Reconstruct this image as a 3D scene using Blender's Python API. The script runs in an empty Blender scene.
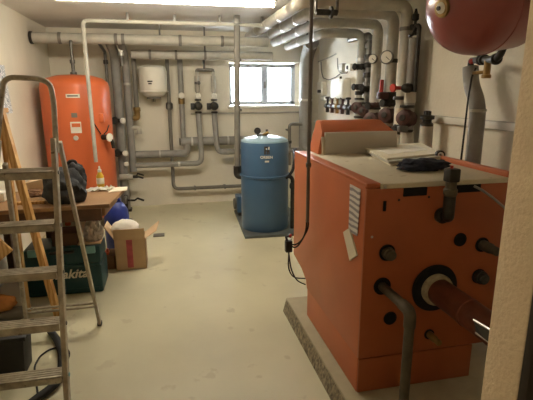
import bpy, bmesh, math, random
from mathutils import Vector, Matrix, noise as mnoise
random.seed(7)
sc = bpy.context.scene
COL = sc.collection
V = Vector

# ------------------------------------------------------------------ camera
F = 451.2
PITCH, YAW, ROLL = (math.radians(a) for a in (13.587, 12.330, -0.194))
EYE = V((0, 0, 1.55))
_c, _s = math.cos(YAW), math.sin(YAW)
FW = V((_s*math.cos(PITCH), _c*math.cos(PITCH), -math.sin(PITCH)))
_r0 = V((_c, -_s, 0)); _u0 = _r0.cross(FW)
RT = _r0*math.cos(ROLL) + _u0*math.sin(ROLL); UP = RT.cross(FW)
cam_d = bpy.data.cameras.new('camera'); cam = bpy.data.objects.new('camera', cam_d); COL.objects.link(cam)
cam_d.sensor_fit = 'HORIZONTAL'; cam_d.sensor_width = 36; cam_d.lens = 36*F/533; cam_d.clip_start = .02
cam.matrix_world = Matrix(((RT.x, UP.x, -FW.x, EYE.x), (RT.y, UP.y, -FW.y, EYE.y), (RT.z, UP.z, -FW.z, EYE.z), (0, 0, 0, 1)))
sc.camera = cam

def A(px, py, X=None, Y=None, Z=None):
    """where the sight line of a photo pixel meets a plane of the room"""
    d = FW*F + RT*(px-266.5) - UP*(py-200)
    t = X/d.x if X is not None else Y/d.y if Y is not None else (Z-EYE.z)/d.z
    return EYE + d*t

# ------------------------------------------------------------------ materials
def lin(c):
    return tuple((v/255/12.92 if v/255 <= .04045 else ((v/255+.055)/1.055)**2.4) for v in c) + (1,)

def mat(name, rgb, rough=.6, metal=0., var=.12, scale=6., bump=0., bscale=60., rgb2=None, spots=None, coat=0., spec=.5):
    m = bpy.data.materials.new(name); m.use_nodes = True
    nt = m.node_tree; n = nt.nodes; l = nt.links
    b = n['Principled BSDF']; b.inputs['Roughness'].default_value = rough; b.inputs['Metallic'].default_value = metal
    b.inputs['Specular IOR Level'].default_value = spec
    if coat: b.inputs['Coat Weight'].default_value = coat; b.inputs['Coat Roughness'].default_value = .15
    tc = n.new('ShaderNodeTexCoord')
    nz = n.new('ShaderNodeTexNoise'); nz.inputs['Scale'].default_value = scale; nz.inputs['Detail'].default_value = 6
    l.new(tc.outputs['Object'], nz.inputs['Vector'])
    rp = n.new('ShaderNodeValToRGB'); rp.color_ramp.elements[0].position = .3; rp.color_ramp.elements[1].position = .7
    c = lin(rgb); d = lin(rgb2) if rgb2 else tuple(max(0, v*(1-var*1.6)) for v in c[:3]) + (1,)
    rp.color_ramp.elements[0].color = d
    rp.color_ramp.elements[1].color = c if rgb2 else tuple(min(1, v*(1+var*.5)) for v in c[:3]) + (1,)
    l.new(nz.outputs['Fac'], rp.inputs['Fac'])
    out = rp.outputs['Color']
    if spots:
        srgb, sscale, thr = spots
        n2 = n.new('ShaderNodeTexNoise'); n2.inputs['Scale'].default_value = sscale; n2.inputs['Detail'].default_value = 3
        l.new(tc.outputs['Object'], n2.inputs['Vector'])
        r2 = n.new('ShaderNodeValToRGB'); r2.color_ramp.elements[0].position = thr; r2.color_ramp.elements[1].position = thr+.05
        l.new(n2.outputs['Fac'], r2.inputs['Fac'])
        mx = n.new('ShaderNodeMix'); mx.data_type = 'RGBA'; l.new(r2.outputs['Color'], mx.inputs[0])
        l.new(out, mx.inputs[6]); mx.inputs[7].default_value = lin(srgb); out = mx.outputs[2]
    l.new(out, b.inputs['Base Color'])
    if bump:
        n3 = n.new('ShaderNodeTexNoise'); n3.inputs['Scale'].default_value = bscale; n3.inputs['Detail'].default_value = 4
        l.new(tc.outputs['Object'], n3.inputs['Vector'])
        bp = n.new('ShaderNodeBump'); bp.inputs['Strength'].default_value = bump; bp.inputs['Distance'].default_value = .01
        l.new(n3.outputs['Fac'], bp.inputs['Height']); l.new(bp.outputs['Normal'], b.inputs['Normal'])
    return m

def emit(name, rgb, strength):
    m = bpy.data.materials.new(name); m.use_nodes = True
    b = m.node_tree.nodes['Principled BSDF']; b.inputs['Base Color'].default_value = (.9, .9, .9, 1)
    b.inputs['Emission Color'].default_value = lin(rgb); b.inputs['Emission Strength'].default_value = strength
    return m

def bands(name, rgb, rgb2, scale, axis='Z', dist=2., rough=.6, metal=0.):
    """printed or grained stripes"""
    m = mat(name, rgb, rough, metal); nt = m.node_tree; n = nt.nodes; l = nt.links
    tc = n.new('ShaderNodeTexCoord'); w = n.new('ShaderNodeTexWave'); w.bands_direction = axis
    w.inputs['Scale'].default_value = scale; w.inputs['Distortion'].default_value = dist; w.inputs['Detail'].default_value = 3
    l.new(tc.outputs['Object'], w.inputs['Vector'])
    rp = n.new('ShaderNodeValToRGB'); rp.color_ramp.elements[0].color = lin(rgb2); rp.color_ramp.elements[1].color = lin(rgb)
    rp.color_ramp.elements[0].position = .25; rp.color_ramp.elements[1].position = .6
    l.new(w.outputs['Fac'], rp.inputs['Fac']); l.new(rp.outputs['Color'], n['Principled BSDF'].inputs['Base Color'])
    return m

M = dict(
    wall=mat('painted_plaster', (226, 219, 200), .85, var=.05, scale=2.5, bump=.25, bscale=40),
    rough=mat('rough_plaster', (220, 198, 164), .9, var=.04, scale=9, bump=.5, bscale=95),
    ceil=mat('painted_concrete_ceiling', (226, 224, 220), .85, var=.06, scale=2, bump=.2, bscale=25),
    floor=mat('painted_floor', (203, 197, 166), .45, var=.08, scale=1.6, bump=.08, bscale=30, spots=((188, 180, 150), 7, .64), spec=.4),
    curb=mat('bare_concrete', (158, 146, 120), .9, var=.45, scale=45, bump=1., bscale=70),
    plinth=mat('painted_concrete', (176, 166, 138), .8, var=.12, scale=6, bump=.2),
    orange=mat('orange_enamel', (194, 108, 66), .42, var=.07, scale=3, spec=.45),
    orange_t=mat('orange_tank_enamel', (208, 104, 58), .38, var=.06, scale=3),
    orange_shade=mat('orange_enamel_front_shaded', (166, 88, 46), .42, var=.09, scale=4, spec=.45),  # boiler enamel darkened for the front turned from the light; shade in the colour
    cream=mat('cream_enamel', (208, 198, 172), .5, var=.07, scale=5, spots=((176, 160, 128), 14, .66)),
    grey=mat('grey_enamel', (202, 197, 184), .5, var=.05),
    insul=mat('grey_pipe_jacket', (146, 143, 136), .65, var=.1, scale=9),
    insul_l=mat('pale_pipe_jacket', (184, 180, 166), .75, var=.12, scale=9),
    insul_d=mat('darker_pipe_jacket', (118, 114, 104), .55, var=.12, scale=9),
    steel=mat('dull_steel', (120, 118, 112), .42, .7, var=.2, scale=18),
    iron=mat('black_iron', (58, 55, 48), .5, .4, var=.3, scale=20),
    rustpipe=mat('weathered_steel', (98, 90, 72), .6, .3, var=.35, scale=14, rgb2=(64, 55, 42)),
    brass=mat('dull_brass', (150, 122, 72), .45, .6, var=.25, scale=20),
    black=mat('black_plastic', (34, 33, 31), .5, var=.2),
    rubber=mat('black_rubber', (24, 23, 22), .7, var=.2),
    hole=mat('dark_void', (12, 10, 8), .9, var=.1),
    white=mat('white_plastic', (226, 222, 208), .5, var=.04),
    red=mat('red_paint', (176, 52, 38), .5, var=.15),
    darkred=mat('dark_red_pump_paint', (82, 54, 48), .5, .1, var=.25, scale=15),
    vessel=mat('wine_red_enamel', (150, 76, 70), .32, var=.06, scale=4, coat=.3),
    blue=mat('blue_enamel', (66, 101, 134), .34, var=.06, scale=3, coat=.2),
    blueshine=mat('blue_top_shine', (150, 178, 190), .3, var=.08),  # tank lid paler than its shell: shine on the top put into the colour
    alu=mat('worn_aluminium', (182, 172, 152), .45, .45, var=.2, scale=22, spots=((120, 108, 92), 26, .66)),
    wood=bands('pale_pine', (214, 172, 108), (190, 142, 80), 12, 'X', 3.),
    woodd=bands('brown_board', (158, 124, 84), (130, 96, 62), 10, 'Y', 3.),
    desk=mat('brown_table_wood', (98, 68, 44), .55, var=.25, scale=10),
    card=mat('corrugated_cardboard', (212, 182, 144), .85, var=.08, scale=7),
    pink=mat('pink_print', (206, 104, 112), .8, var=.15, scale=20),
    teal=mat('dark_teal_plastic', (24, 70, 76), .42, var=.08),
    teal_l=mat('light_teal_latch', (124, 180, 186), .45, var=.08),
    paper=mat('paper', (226, 218, 194), .8, var=.05, scale=10),
    paper2=mat('white_crumpled_sheet', (232, 228, 214), .8, var=.08, scale=20),
    navy=mat('dark_blue_cloth', (34, 38, 54), .9, var=.35, scale=26, bump=.5, bscale=50),
    bag=mat('black_fabric', (46, 48, 50), .8, var=.3, scale=10, bump=.4, bscale=60),
    bluebag=mat('blue_plastic', (38, 56, 140), .45, var=.2, scale=8),
    yellow=mat('yellow_plastic', (226, 182, 46), .4, var=.1),
    tan=mat('orange_tan', (206, 140, 70), .7, var=.25, scale=14),
    foam=mat('white_foam', (238, 234, 222), .8, var=.04, bump=.3, bscale=40),
    flue=mat('rusty_flue_sheet', (116, 62, 40), .5, .3, var=.3, scale=10),
    rope=mat('cream_rope_seal', (176, 164, 132), .9, var=.2, scale=40, bump=.8, bscale=120),
    frame=mat('grey_window_frame', (172, 178, 186), .5, var=.05),
    zinc=mat('bright_sheet_metal', (206, 204, 196), .3, .8, var=.1),
    tray=mat('grey_steel_tray', (98, 104, 102), .5, .3, var=.2),
    label=mat('label_white', (226, 220, 204), .6, var=.03),
    plate=bands('printed_plate', (212, 208, 202), (138, 132, 136), 11, 'Z', 2.5),
    ink=mat('dark_ink', (60, 54, 50), .7),
    pole=mat('grey_brown_conduit', (112, 105, 97), .6, var=.15),
    doorframe=mat('dark_brown_door_frame', (46, 38, 30), .6, var=.1),
    poster=bands('patterned_sheet', (236, 238, 238), (136, 146, 156), 16, 'DIAGONAL', 14.),
    tube=emit('fluorescent_diffuser', (255, 243, 222), 26.),
)
def glass(name, rgb, rough, alpha=None):
    m = bpy.data.materials.new(name); m.use_nodes = True; b = m.node_tree.nodes['Principled BSDF']
    b.inputs['Base Color'].default_value = lin(rgb); b.inputs['Roughness'].default_value = rough
    b.inputs['Transmission Weight'].default_value = 1 if alpha is None else .55; b.inputs['IOR'].default_value = 1.02 if alpha is None else 1.3
    return m
M['glass'] = glass('window_glass', (250, 252, 255), .25)
M['clearbag'] = glass('clear_plastic_film', (206, 200, 188), .35, 1)

# ------------------------------------------------------------------ mesh helpers
WL = {}                                    # world place of every empty / root mesh

class MB:
    def __init__(s): s.bm = bmesh.new()
    def _add(s, verts, faces):
        vs = [s.bm.verts.new(v) for v in verts]
        for f in faces:
            try: s.bm.faces.new([vs[i] for i in f])
            except ValueError: pass
        return vs
    def box(s, lo, hi, bev=0., rot=None, piv=None):
        lo, hi = V(lo), V(hi); t = bmesh.new()
        bmesh.ops.create_cube(t, size=1)
        sz = hi-lo; ce = (hi+lo)/2
        for v in t.verts: v.co = V((v.co.x*sz.x, v.co.y*sz.y, v.co.z*sz.z))
        if bev: bmesh.ops.bevel(t, geom=t.edges[:], offset=min(bev, .45*min(abs(a) for a in sz)), segments=2, affect='EDGES', profile=.5)
        for v in t.verts:
            p = v.co + ce
            if rot is not None:
                q = V(piv) if piv is not None else ce
                p = rot @ (p-q) + q
            v.co = p
        s._merge(t); return s
    def _merge(s, t):
        mp = {v: s.bm.verts.new(v.co) for v in t.verts}
        for f in t.faces:
            try: s.bm.faces.new([mp[v] for v in f.verts])
            except ValueError: pass
        t.free()
    def prism(s, poly, ax, a, b, bev=0.):
        """polygon in the plane across axis ax (0 x, 1 y, 2 z), extruded a..b"""
        t = bmesh.new()
        def p3(p, k):
            q = list(p); q.insert(ax, k); return V(q)
        va = [t.verts.new(p3(p, a)) for p in poly]; vb = [t.verts.new(p3(p, b)) for p in poly]
        n = len(poly); t.faces.new(va); t.faces.new(vb[::-1])
        for i in range(n): t.faces.new((va[i], vb[i], vb[(i+1) % n], va[(i+1) % n]))
        bmesh.ops.recalc_face_normals(t, faces=t.faces[:])
        if bev: bmesh.ops.bevel(t, geom=t.edges[:], offset=bev, segments=2, affect='EDGES', profile=.5)
        s._merge(t); return s
    def slab(s, quad, th, n=None):
        """a quad (4 points) given thickness th along its normal"""
        q = [V(p) for p in quad]
        nn = V(n) if n is not None else (q[1]-q[0]).cross(q[3]-q[0]).normalized()
        top = [p+nn*th for p in q]
        s._add(q+top, [(3, 2, 1, 0), (4, 5, 6, 7), (0, 1, 5, 4), (1, 2, 6, 5), (2, 3, 7, 6), (3, 0, 4, 7)]); return s
    def tube(s, pts, r, n=14, bend=0., caps=True, radii=None, closed=False):
        P = [V(p) for p in pts]
        if bend and len(P) > 2:
            Q = [P[0]]
            for i in range(1, len(P)-1):
                a, b, c = P[i-1], P[i], P[i+1]
                k = min(bend, .48*(a-b).length, .48*(c-b).length)
                s0 = b+(a-b).normalized()*k; s1 = b+(c-b).normalized()*k
                for j in range(7):
                    t = j/6; Q.append(s0*(1-t)**2 + b*2*t*(1-t) + s1*t*t)
            Q.append(P[-1]); P = Q
        rad = radii if radii else [r]*len(P)
        rings = []; tan0 = None; N = None
        for i, p in enumerate(P):
            if closed: t = (P[(i+1) % len(P)]-P[i-1]).normalized()
            else: t = (P[min(i+1, len(P)-1)]-P[max(i-1, 0)]).normalized()
            if N is None: N = t.orthogonal().normalized()
            else:
                N = (N - t*N.dot(t))
                N = N.normalized() if N.length > 1e-6 else t.orthogonal().normalized()
            B = t.cross(N)
            rings.append([s.bm.verts.new(p + (N*math.cos(2*math.pi*k/n)+B*math.sin(2*math.pi*k/n))*rad[i]) for k in range(n)])
        m = len(rings)
        for i in range(m if closed else m-1):
            a, b = rings[i], rings[(i+1) % m]
            for k in range(n): s.bm.faces.new((a[k], a[(k+1) % n], b[(k+1) % n], b[k]))
        if caps and not closed:
            s.bm.faces.new(rings[0][::-1]); s.bm.faces.new(rings[-1])
        return s
    def lathe(s, prof, org=(0, 0, 0), axis=(0, 0, 1), n=40):
        """profile of (radius, height) turned about an axis through org"""
        ax = V(axis).normalized(); N = ax.orthogonal().normalized(); B = ax.cross(N); o = V(org); rings = []
        for r, h in prof:
            if r < 1e-5: rings.append([s.bm.verts.new(o+ax*h)])
            else: rings.append([s.bm.verts.new(o+ax*h+(N*math.cos(2*math.pi*k/n)+B*math.sin(2*math.pi*k/n))*r) for k in range(n)])
        for a, b in zip(rings, rings[1:]):
            for k in range(n):
                f = [a[k % len(a)], a[(k+1) % len(a)], b[(k+1) % len(b)], b[k % len(b)]]
                u = []
                [u.append(x) for x in f if x not in u]
                if len(u) > 2:
                    try: s.bm.faces.new(u)
                    except ValueError: pass
        if len(rings[0]) > 1: s.bm.faces.new(rings[0][::-1])
        if len(rings[-1]) > 1: s.bm.faces.new(rings[-1])
        return s
    def cyl(s, a, b, r, n=24): return s.tube([a, b], r, n)
    def disc(s, c, ax, r, h, n=28, bev=0.):
        ax = V(ax).normalized(); e = min(bev, h*.45)
        if bev: return s.lathe([(0, 0), (r-e, 0), (r, e), (r, h-e), (r-e, h), (0, h)], c, ax, n)
        return s.lathe([(0, 0), (r, 0), (r, h), (0, h)], c, ax, n)
    def blob(s, c, size, seed=0, amp=.2, freq=6., sub=4, flat=False):
        t = bmesh.new(); bmesh.ops.create_icosphere(t, subdivisions=sub, radius=1)
        c = V(c); sz = V(size)
        for v in t.verts:
            d = v.co.normalized(); k = 1+amp*mnoise.noise(d*freq*.5+V((seed*7.3, seed*3.1, seed)))+amp*.5*mnoise.noise(d*freq+V((seed, 0, 0)))
            p = V((d.x*sz.x*k, d.y*sz.y*k, d.z*sz.z*k))
            if flat and p.z < -sz.z*.55: p.z = -sz.z*.55
            v.co = c+p
        s._merge(t); return s
    def build(s, name, material, parent=None, kind=None, label=None, smooth=40):
        bm = s.bm
        bmesh.ops.recalc_face_normals(bm, faces=bm.faces[:])
        if parent is not None: o = WL[parent]
        else:
            xs = [v.co for v in bm.verts]
            o = V(((min(v.x for v in xs)+max(v.x for v in xs))/2, (min(v.y for v in xs)+max(v.y for v in xs))/2, min(v.z for v in xs)))
        for v in bm.verts: v.co -= o
        me = bpy.data.meshes.new(name); bm.to_mesh(me); bm.free()
        me.materials.append(M[material] if isinstance(material, str) else material)
        ob = bpy.data.objects.new(name, me); COL.objects.link(ob)
        if smooth:
            me.shade_smooth(); me.set_sharp_from_angle(angle=math.radians(smooth))
        if parent is not None: ob.parent = parent
        else: ob.location = o
        WL[ob] = o
        if kind: ob['kind'] = kind
        if label: ob['label'] = label
        return ob

def tag(o, label, cat, group=None):
    o['label'] = label; o['category'] = cat
    if group: o['group'] = group
    return o
def thing(name, loc, label, cat, group=None):
    o = bpy.data.objects.new(name, None); COL.objects.link(o); o.location = loc; o.empty_display_size = .05
    WL[o] = V(loc); return tag(o, label, cat, group)
def struct(mb, name, m): return mb.build(name, m, kind='structure')

def lettering(txt, name, material, parent, pos, xdir, ydir, width, depth=.002, shear=0., bold=0.):
    """raised letters as a mesh part: baseline start pos, reading along xdir"""
    cu = bpy.data.curves.new('letters', 'FONT'); cu.body = txt; cu.size = 1; cu.extrude = .01; cu.shear = shear; cu.offset = bold
    to = bpy.data.objects.new('letters', cu); COL.objects.link(to)
    dg = bpy.context.evaluated_depsgraph_get(); me = bpy.data.meshes.new_from_object(to.evaluated_get(dg))
    bpy.data.objects.remove(to); bpy.data.curves.remove(cu)
    w = max(v.co.x for v in me.vertices); k = width/w
    xd, yd = V(xdir).normalized(), V(ydir).normalized(); zd = xd.cross(yd)
    o = WL[parent]
    for v in me.vertices: v.co = V(pos)+xd*v.co.x*k+yd*v.co.y*k+zd*(v.co.z/.01*.5+.5)*depth-o
    me.materials.clear(); me.materials.append(M[material]); me.name = name
    ob = bpy.data.objects.new(name, me); COL.objects.link(ob); ob.parent = parent; WL[ob] = o
    return ob

X_, Y_, Z_ = V((1, 0, 0)), V((0, 1, 0)), V((0, 0, 1))
XL, XR, YB, ZC = -1.39, 2.15, 6.33, 2.32
YF0, YF1 = .625, .717                     # the door wall
PX0, PX1 = -.45, .62                      # its opening

# ------------------------------------------------------------------ room shell
struct(MB().box((XL-.2, -1.6, -.2), (XR+.2, YB+.3, 0)), 'floor', 'floor')
struct(MB().box((XL-.2, -1.6, ZC), (XR+.2, YB+.3, ZC+.2)), 'ceiling', 'ceil')
struct(MB().box((XL-.2, -1.6, 0), (XL, YB+.3, ZC)), 'wall_left', 'wall')
struct(MB().box((XR, -1.6, 0), (XR+.2, YB+.3, ZC)), 'wall_right', 'wall')
wl, wb = A(229, 62, Y=YB), A(301, 105.5, Y=YB)
wx0, wx1, wz1, wz0 = wl.x, wb.x, wl.z, wb.z
b = MB()
b.box((XL, YB, 0), (wx0, YB+.3, ZC)); b.box((wx1, YB, 0), (XR, YB+.3, ZC))
b.box((wx0, YB, 0), (wx1, YB+.3, wz0)); b.box((wx0, YB, wz1), (wx1, YB+.3, ZC))
struct(b, 'wall_back', 'wall')
b = MB()
b.box((XL, YF0, 0), (PX0, YF1, ZC)); b.box((PX1, YF0, 0), (XR, YF1, ZC), .004); b.box((PX0, YF0, 2.05), (PX1, YF1, ZC))
struct(b, 'wall_front', 'rough')
struct(MB().box((XL, -1.6, 0), (XR, -1.5, ZC)), 'wall_corridor', 'wall')
struct(MB().box((PX1+.001, YF0-.02, 0), (PX1+.16, YF0, 2.1), .003), 'trim_5', 'doorframe')
# window: reveal lining, frame with two sashes, glass, sill
yw = YB+.12
b = MB(); fx0, fx1, fz0, fz1 = wx0+.0, wx1-.06, wz0+.01, wz1-.01
t = .055
b.box((fx0, yw, fz1-t), (fx1, yw+.06, fz1), .004); b.box((fx0, yw, fz0), (fx1, yw+.06, fz0+t), .004)
b.box((fx0, yw, fz0), (fx0+t*.8, yw+.06, fz1), .004); b.box((fx1-t*1.1, yw, fz0), (fx1, yw+.06, fz1), .004)
mx = A(264.5, 85, Y=yw).x
b.box((mx-.045, yw-.01, fz0+.02), (mx+.045, yw+.06, fz1-.02), .006)
win = struct(b, 'window_1', 'frame')
WLw = WL[win]
MB().box((fx0+.02, yw+.035, fz0+.02), (fx1-.02, yw+.039, fz1-.02)).build('window_pane', 'glass', win)
MB().box((mx-.012, yw-.035, (fz0+fz1)/2-.05), (mx+.012, yw-.008, (fz0+fz1)/2+.04), .004).build('window_handle', 'steel', win)
b = MB(); b.box((wx0-.03, YB-.03, wz0-.03), (wx1+.03, yw+.02, wz0+.004), .005)
struct(b, 'trim_1', 'white')
b = MB(); b.box((fx1, yw+.005, wz0+.004), (wx1, yw+.06, wz1), .002)
struct(b, 'trim_2', 'white')

# ------------------------------------------------------------------ boiler plinth
struct(MB().box((.775, 1.0, .085), (1.9, 2.895, .1), .004), 'trim_3', 'plinth')
struct(MB().prism([(.752, 0), (1.9, 0), (1.9, .085), (.775, .085)], 1, 1.0, 2.895), 'trim_4', 'curb')

# ------------------------------------------------------------------ ceiling lamp
la, lb = A(273.5, 3.0, Z=2.265), A(70, -1, Z=2.265)
ly = la.y
lamp = thing('ceiling_light', (la.x-.85, ly, ZC), 'long white glowing strip light fixed under the ceiling', 'lamp')
MB().box((la.x-1.72, ly-.035, 2.285), (la.x+.01, ly+.035, ZC), .006).build('housing', 'white', lamp)
MB().prism([(ly-.036, 2.285), (ly-.03, 2.245), (ly-.016, 2.232), (ly+.016, 2.232), (ly+.03, 2.245), (ly+.036, 2.285)], 0, la.x-1.7, la.x, .003).build('diffuser', 'tube', lamp)
for xx in (la.x-1.715, la.x):
    MB().box((xx, ly-.04, 2.228), (xx+.012, ly+.04, 2.29), .004).build('end_cap', 'white', lamp)

# ------------------------------------------------------------------ orange expansion tank
tl, tr = A(42.5, 120, Y=5.48), A(111, 120, Y=5.48)
tc = V(((tl.x+tr.x)/2+.012, 5.47, 0)); R = (tr.x-tl.x)/2
R = min(R, tc.x-XL-.02)
tank = thing('expansion_tank', tc, 'tall orange cylindrical pressure tank in the left back corner', 'tank')
ztop = 1.735
MB().lathe([(0, .12), (R*.6, .12), (R*.93, .17), (R, .25), (R, ztop-.14), (R*.96, ztop-.09), (R*.82, ztop-.045), (R*.5, ztop-.012), (0, ztop)], tc, Z_, 64).build('shell', 'orange_t', tank)
for k in range(3):
    a = math.radians(40+120*k); d = V((math.cos(a), math.sin(a), 0))
    p = tc+d*R*.72
    MB().box(p+V((-.03, -.03, 0)), p+V((.03, .03, .2)), .005).build('foot', 'orange_t', tank)
def on_tank(px, py, out=.004):
    lo, hi = 4.9, 5.5
    for _ in range(40):
        m_ = (lo+hi)/2; p = A(px, py, Y=m_)
        if (V((p.x, p.y))-V((tc.x, tc.y))).length > R+out: lo = m_
        else: hi = m_
    return A(px, py, Y=(lo+hi)/2)
def curved_label(px0, py0, px1, py1, name, m, out=.004):
    a, b2 = on_tank(px0, py0, out), on_tank(px1, py1, out)
    a0 = math.atan2(a.y-tc.y, a.x-tc.x); a1 = math.atan2(b2.y-tc.y, b2.x-tc.x)
    b = MB(); n = 8; g = []
    for i in range(n+1):
        an = a0+(a1-a0)*i/n
        g.append([V((tc.x+rr*math.cos(an), tc.y+rr*math.sin(an), z)) for rr in (R-.003, R+out) for z in (a.z, b2.z)])
    vs = [v for q in g for v in q]; fs = [(0, 1, 3, 2), (4*n, 4*n+2, 4*n+3, 4*n+1)]
    for i in range(n):
        o = 4*i
        fs += [(o+2, o+3, o+7, o+6), (o, o+4, o+5, o+1), (o, o+2, o+6, o+4), (o+1, o+5, o+7, o+3)]
    b._add(vs, fs)
    return b.build(name, m, tank)
curved_label(65.5, 94, 80, 97.8, 'name_label', 'label')
curved_label(67, 95.3, 78, 96.5, 'printed_line', 'ink', .007)
curved_label(71, 113, 77.5, 117.5, 'small_display', 'insul_d')
curved_label(70, 122, 82, 133, 'rating_label', 'label')
curved_label(71.5, 123.5, 80.5, 127, 'rating_print', 'orange_t', .008)
p = on_tank(76, 138, 0); nn = V((p.x-tc.x, p.y-tc.y, 0)).normalized()
MB().disc(p, nn, .026, .02, bev=.005).build('plug', 'grey', tank)
# air vent on top
b = MB(); q = tc+V((0, 0, ztop-.01))
b.lathe([(.035, 0), (.035, .03), (.018, .04), (.018, .12), (.028, .125), (.028, .16), (.014, .17), (.014, .32)], q, Z_, 18)
b.build('top_pipe', 'steel', tank)
# side valve with cable
p = on_tank(103, 137, 0); nn = V((p.x-tc.x, p.y-tc.y, 0)).normalized()
v = MB().cyl(p-nn*.01, p+nn*.09, .03, 20); v.build('side_valve', 'iron', tank)
MB().disc(p+nn*.09, nn, .045, .02, bev=.005).build('valve_cap', 'white', tank)
e = p+nn*.06
MB().tube([e, e+V((.05, 0, -.03)), e+V((.06, 0, -.12))], .02, 12, .03).build('valve_elbow', 'iron', tank)
MB().tube([on_tank(93, 122, .012), on_tank(97, 128, .014), on_tank(101, 134, .014)], .006, 8).build('sensor_lead', 'black', tank)
MB().tube([on_tank(104, 134, .012), on_tank(107, 131, .014), on_tank(109, 125, .014)], .006, 8).build('sensor_lead', 'black', tank)
MB().box(on_tank(101, 118, 0)+V((-.03, -.02, -.05)), on_tank(101, 118, 0)+V((.03, .03, .05)), .006).build('side_boss', 'orange_t', tank)

# ------------------------------------------------------------------ pipe helper
def clampring(p, ax, r, w=.03): 
    a = V(ax).normalized(); return MB().disc(V(p)-a*w/2, a, r, w, bev=.004)
def pipe(name, pts, r, m, label, cat='pipe', bend=.08, group=None, n=16):
    lowest = min(pts, key=lambda q: q[2])
    t = thing(name, lowest, label, cat, group)
    MB().tube(pts, r, n, bend).build('pipe_run', m, t)
    return t
def part(t, name, mb, m): return mb.build(name, m, t)
def wheel_valve(t, p, out, r_body=.03, m='iron', handle='black', hr=.035, ln=.09):
    """valve body with spindle and hand wheel sticking out along out"""
    out = V(out).normalized(); p = V(p)
    vb = part(t, 'valve_body', MB().blob(p, (r_body*1.25,)*3, 1, .08, sub=2), m)
    part(vb, 'hand_wheel', MB().disc(p+out*(ln-.012), out, hr, .02, bev=.006).cyl(p+out*.01, p+out*ln, .009, 10), handle)
def lever_valve(t, p, out, along, m='iron', handle='black', ln=.1):
    out, along, p = V(out).normalized(), V(along).normalized(), V(p)
    part(t, 'valve_body', MB().cyl(p-along*.04, p+along*.04, .028, 14).cyl(p, p+out*.05, .013, 10), m)
    part(t, 'lever', MB().tube([p+out*.05, p+out*.055+along*.02, p+out*.06+along*ln], .009, 8), handle)
def gauge(t, p, facing, r=.04):
    f = V(facing).normalized(); p = V(p)
    g = part(t, 'gauge', MB().lathe([(0, -.03), (r*.4, -.03), (r*.4, -.01), (r, -.008), (r, .018), (r*.86, .02), (r*.86, .012), (0, .012)], p, f, 24), 'steel')
    part(g, 'gauge_dial', MB().disc(p+f*.0125, f, r*.84, .003), 'white')
    u = f.orthogonal().normalized()
    part(g, 'gauge_needle', MB().slab([p+f*.017-u*r*.1+f.cross(u)*.003, p+f*.017-u*r*.1-f.cross(u)*.003, p+f*.017+u*r*.7-f.cross(u)*.002, p+f*.017+u*r*.7+f.cross(u)*.002], .002), 'ink')
def pump(t, p, facing, along, r=.055, m='darkred'):
    f, al, p = V(facing).normalized(), V(along).normalized(), V(p)
    pb_ = part(t, 'pump_body', MB().lathe([(r*.75, -.06), (r, -.05), (r, .03), (r*.8, .05), (r*.8, .09), (r*.5, .1), (0, .1)], p, f, 24), m)
    part(pb_, 'pump_flange', MB().disc(p-al*(r+.035), al, r*.8, .02, bev=.004), 'iron')
    part(pb_, 'pump_flange', MB().disc(p+al*(r+.015), al, r*.8, .02, bev=.004), 'iron')
    part(pb_, 'pump_cap', MB().disc(p+f*.1, f, r*.35, .012, bev=.003), 'iron')

# ------------------------------------------------------------------ white conduit, ceiling pipes on the back
YC = 5.03
c0, c1, c2 = A(82.5, 20.5, Y=YC), A(300, 28.2, Y=YC), A(96, 162, Y=YC)
zc = c0.z
pts = [(c2.x, YC, c2.z), (c0.x, YC, zc), (c1.x, YC, zc)]
cond = pipe('conduit', pts, .02, 'insul_l', 'thin pale conduit running under the ceiling and dropping in front of the orange tank', bend=.05)
for px in (128, 175, 220, 262):
    q = A(px, 24, Y=YC)
    part(cond, 'ceiling_hanger', MB().box((q.x-.012, YC-.012, zc), (q.x+.012, YC+.012, ZC), .002), 'steel')
YP = 5.55
p1a, p1b = A(28, 37.5, X=XL), A(262, 42, Y=5.6)
z1 = (p1a.z+p1b.z)/2
pp = pipe('ceiling_pipe', [(XL+.005, YP, z1), (A(268, 42, Y=YP).x, YP, z1)], .055, 'insul_l', 'long pale lagged pipe under the ceiling, the higher of two across the back')
for px in (60, 116, 123, 180, 222):
    q = A(px, 40, Y=YP); part(pp, 'pipe_clamp', clampring((q.x, YP, z1), X_, .061, .035), 'insul_d')
q = A(160, 40, Y=YP); part(pp, 'hanger', MB().box((q.x-.01, YP-.01, z1+.05), (q.x+.01, YP+.01, ZC), .002), 'steel')
part(pp, 'end_ring', clampring((XL+.02, YP, z1), X_, .066, .03), 'iron')
YP2 = 5.95
q0, q1 = A(131, 54, Y=YP2), A(272, 56.5, Y=YP2); z2 = (q0.z+q1.z)/2
pp2 = pipe('ceiling_pipe', [(q0.x, YP2, z2), (q1.x, YP2, z2)], .052, 'insul_l', 'shorter pale lagged pipe under the ceiling, the lower of two across the back')
for px in (150, 176, 205):
    q = A(px, 55, Y=YP2); part(pp2, 'pipe_clamp', clampring((q.x, YP2, z2), X_, .058, .03), 'insul_d')
part(pp2, 'hanger', MB().box((q.x-.01, YP2-.01, z2+.05), (q.x+.01, YP2+.01, ZC), .002), 'steel')

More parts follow.
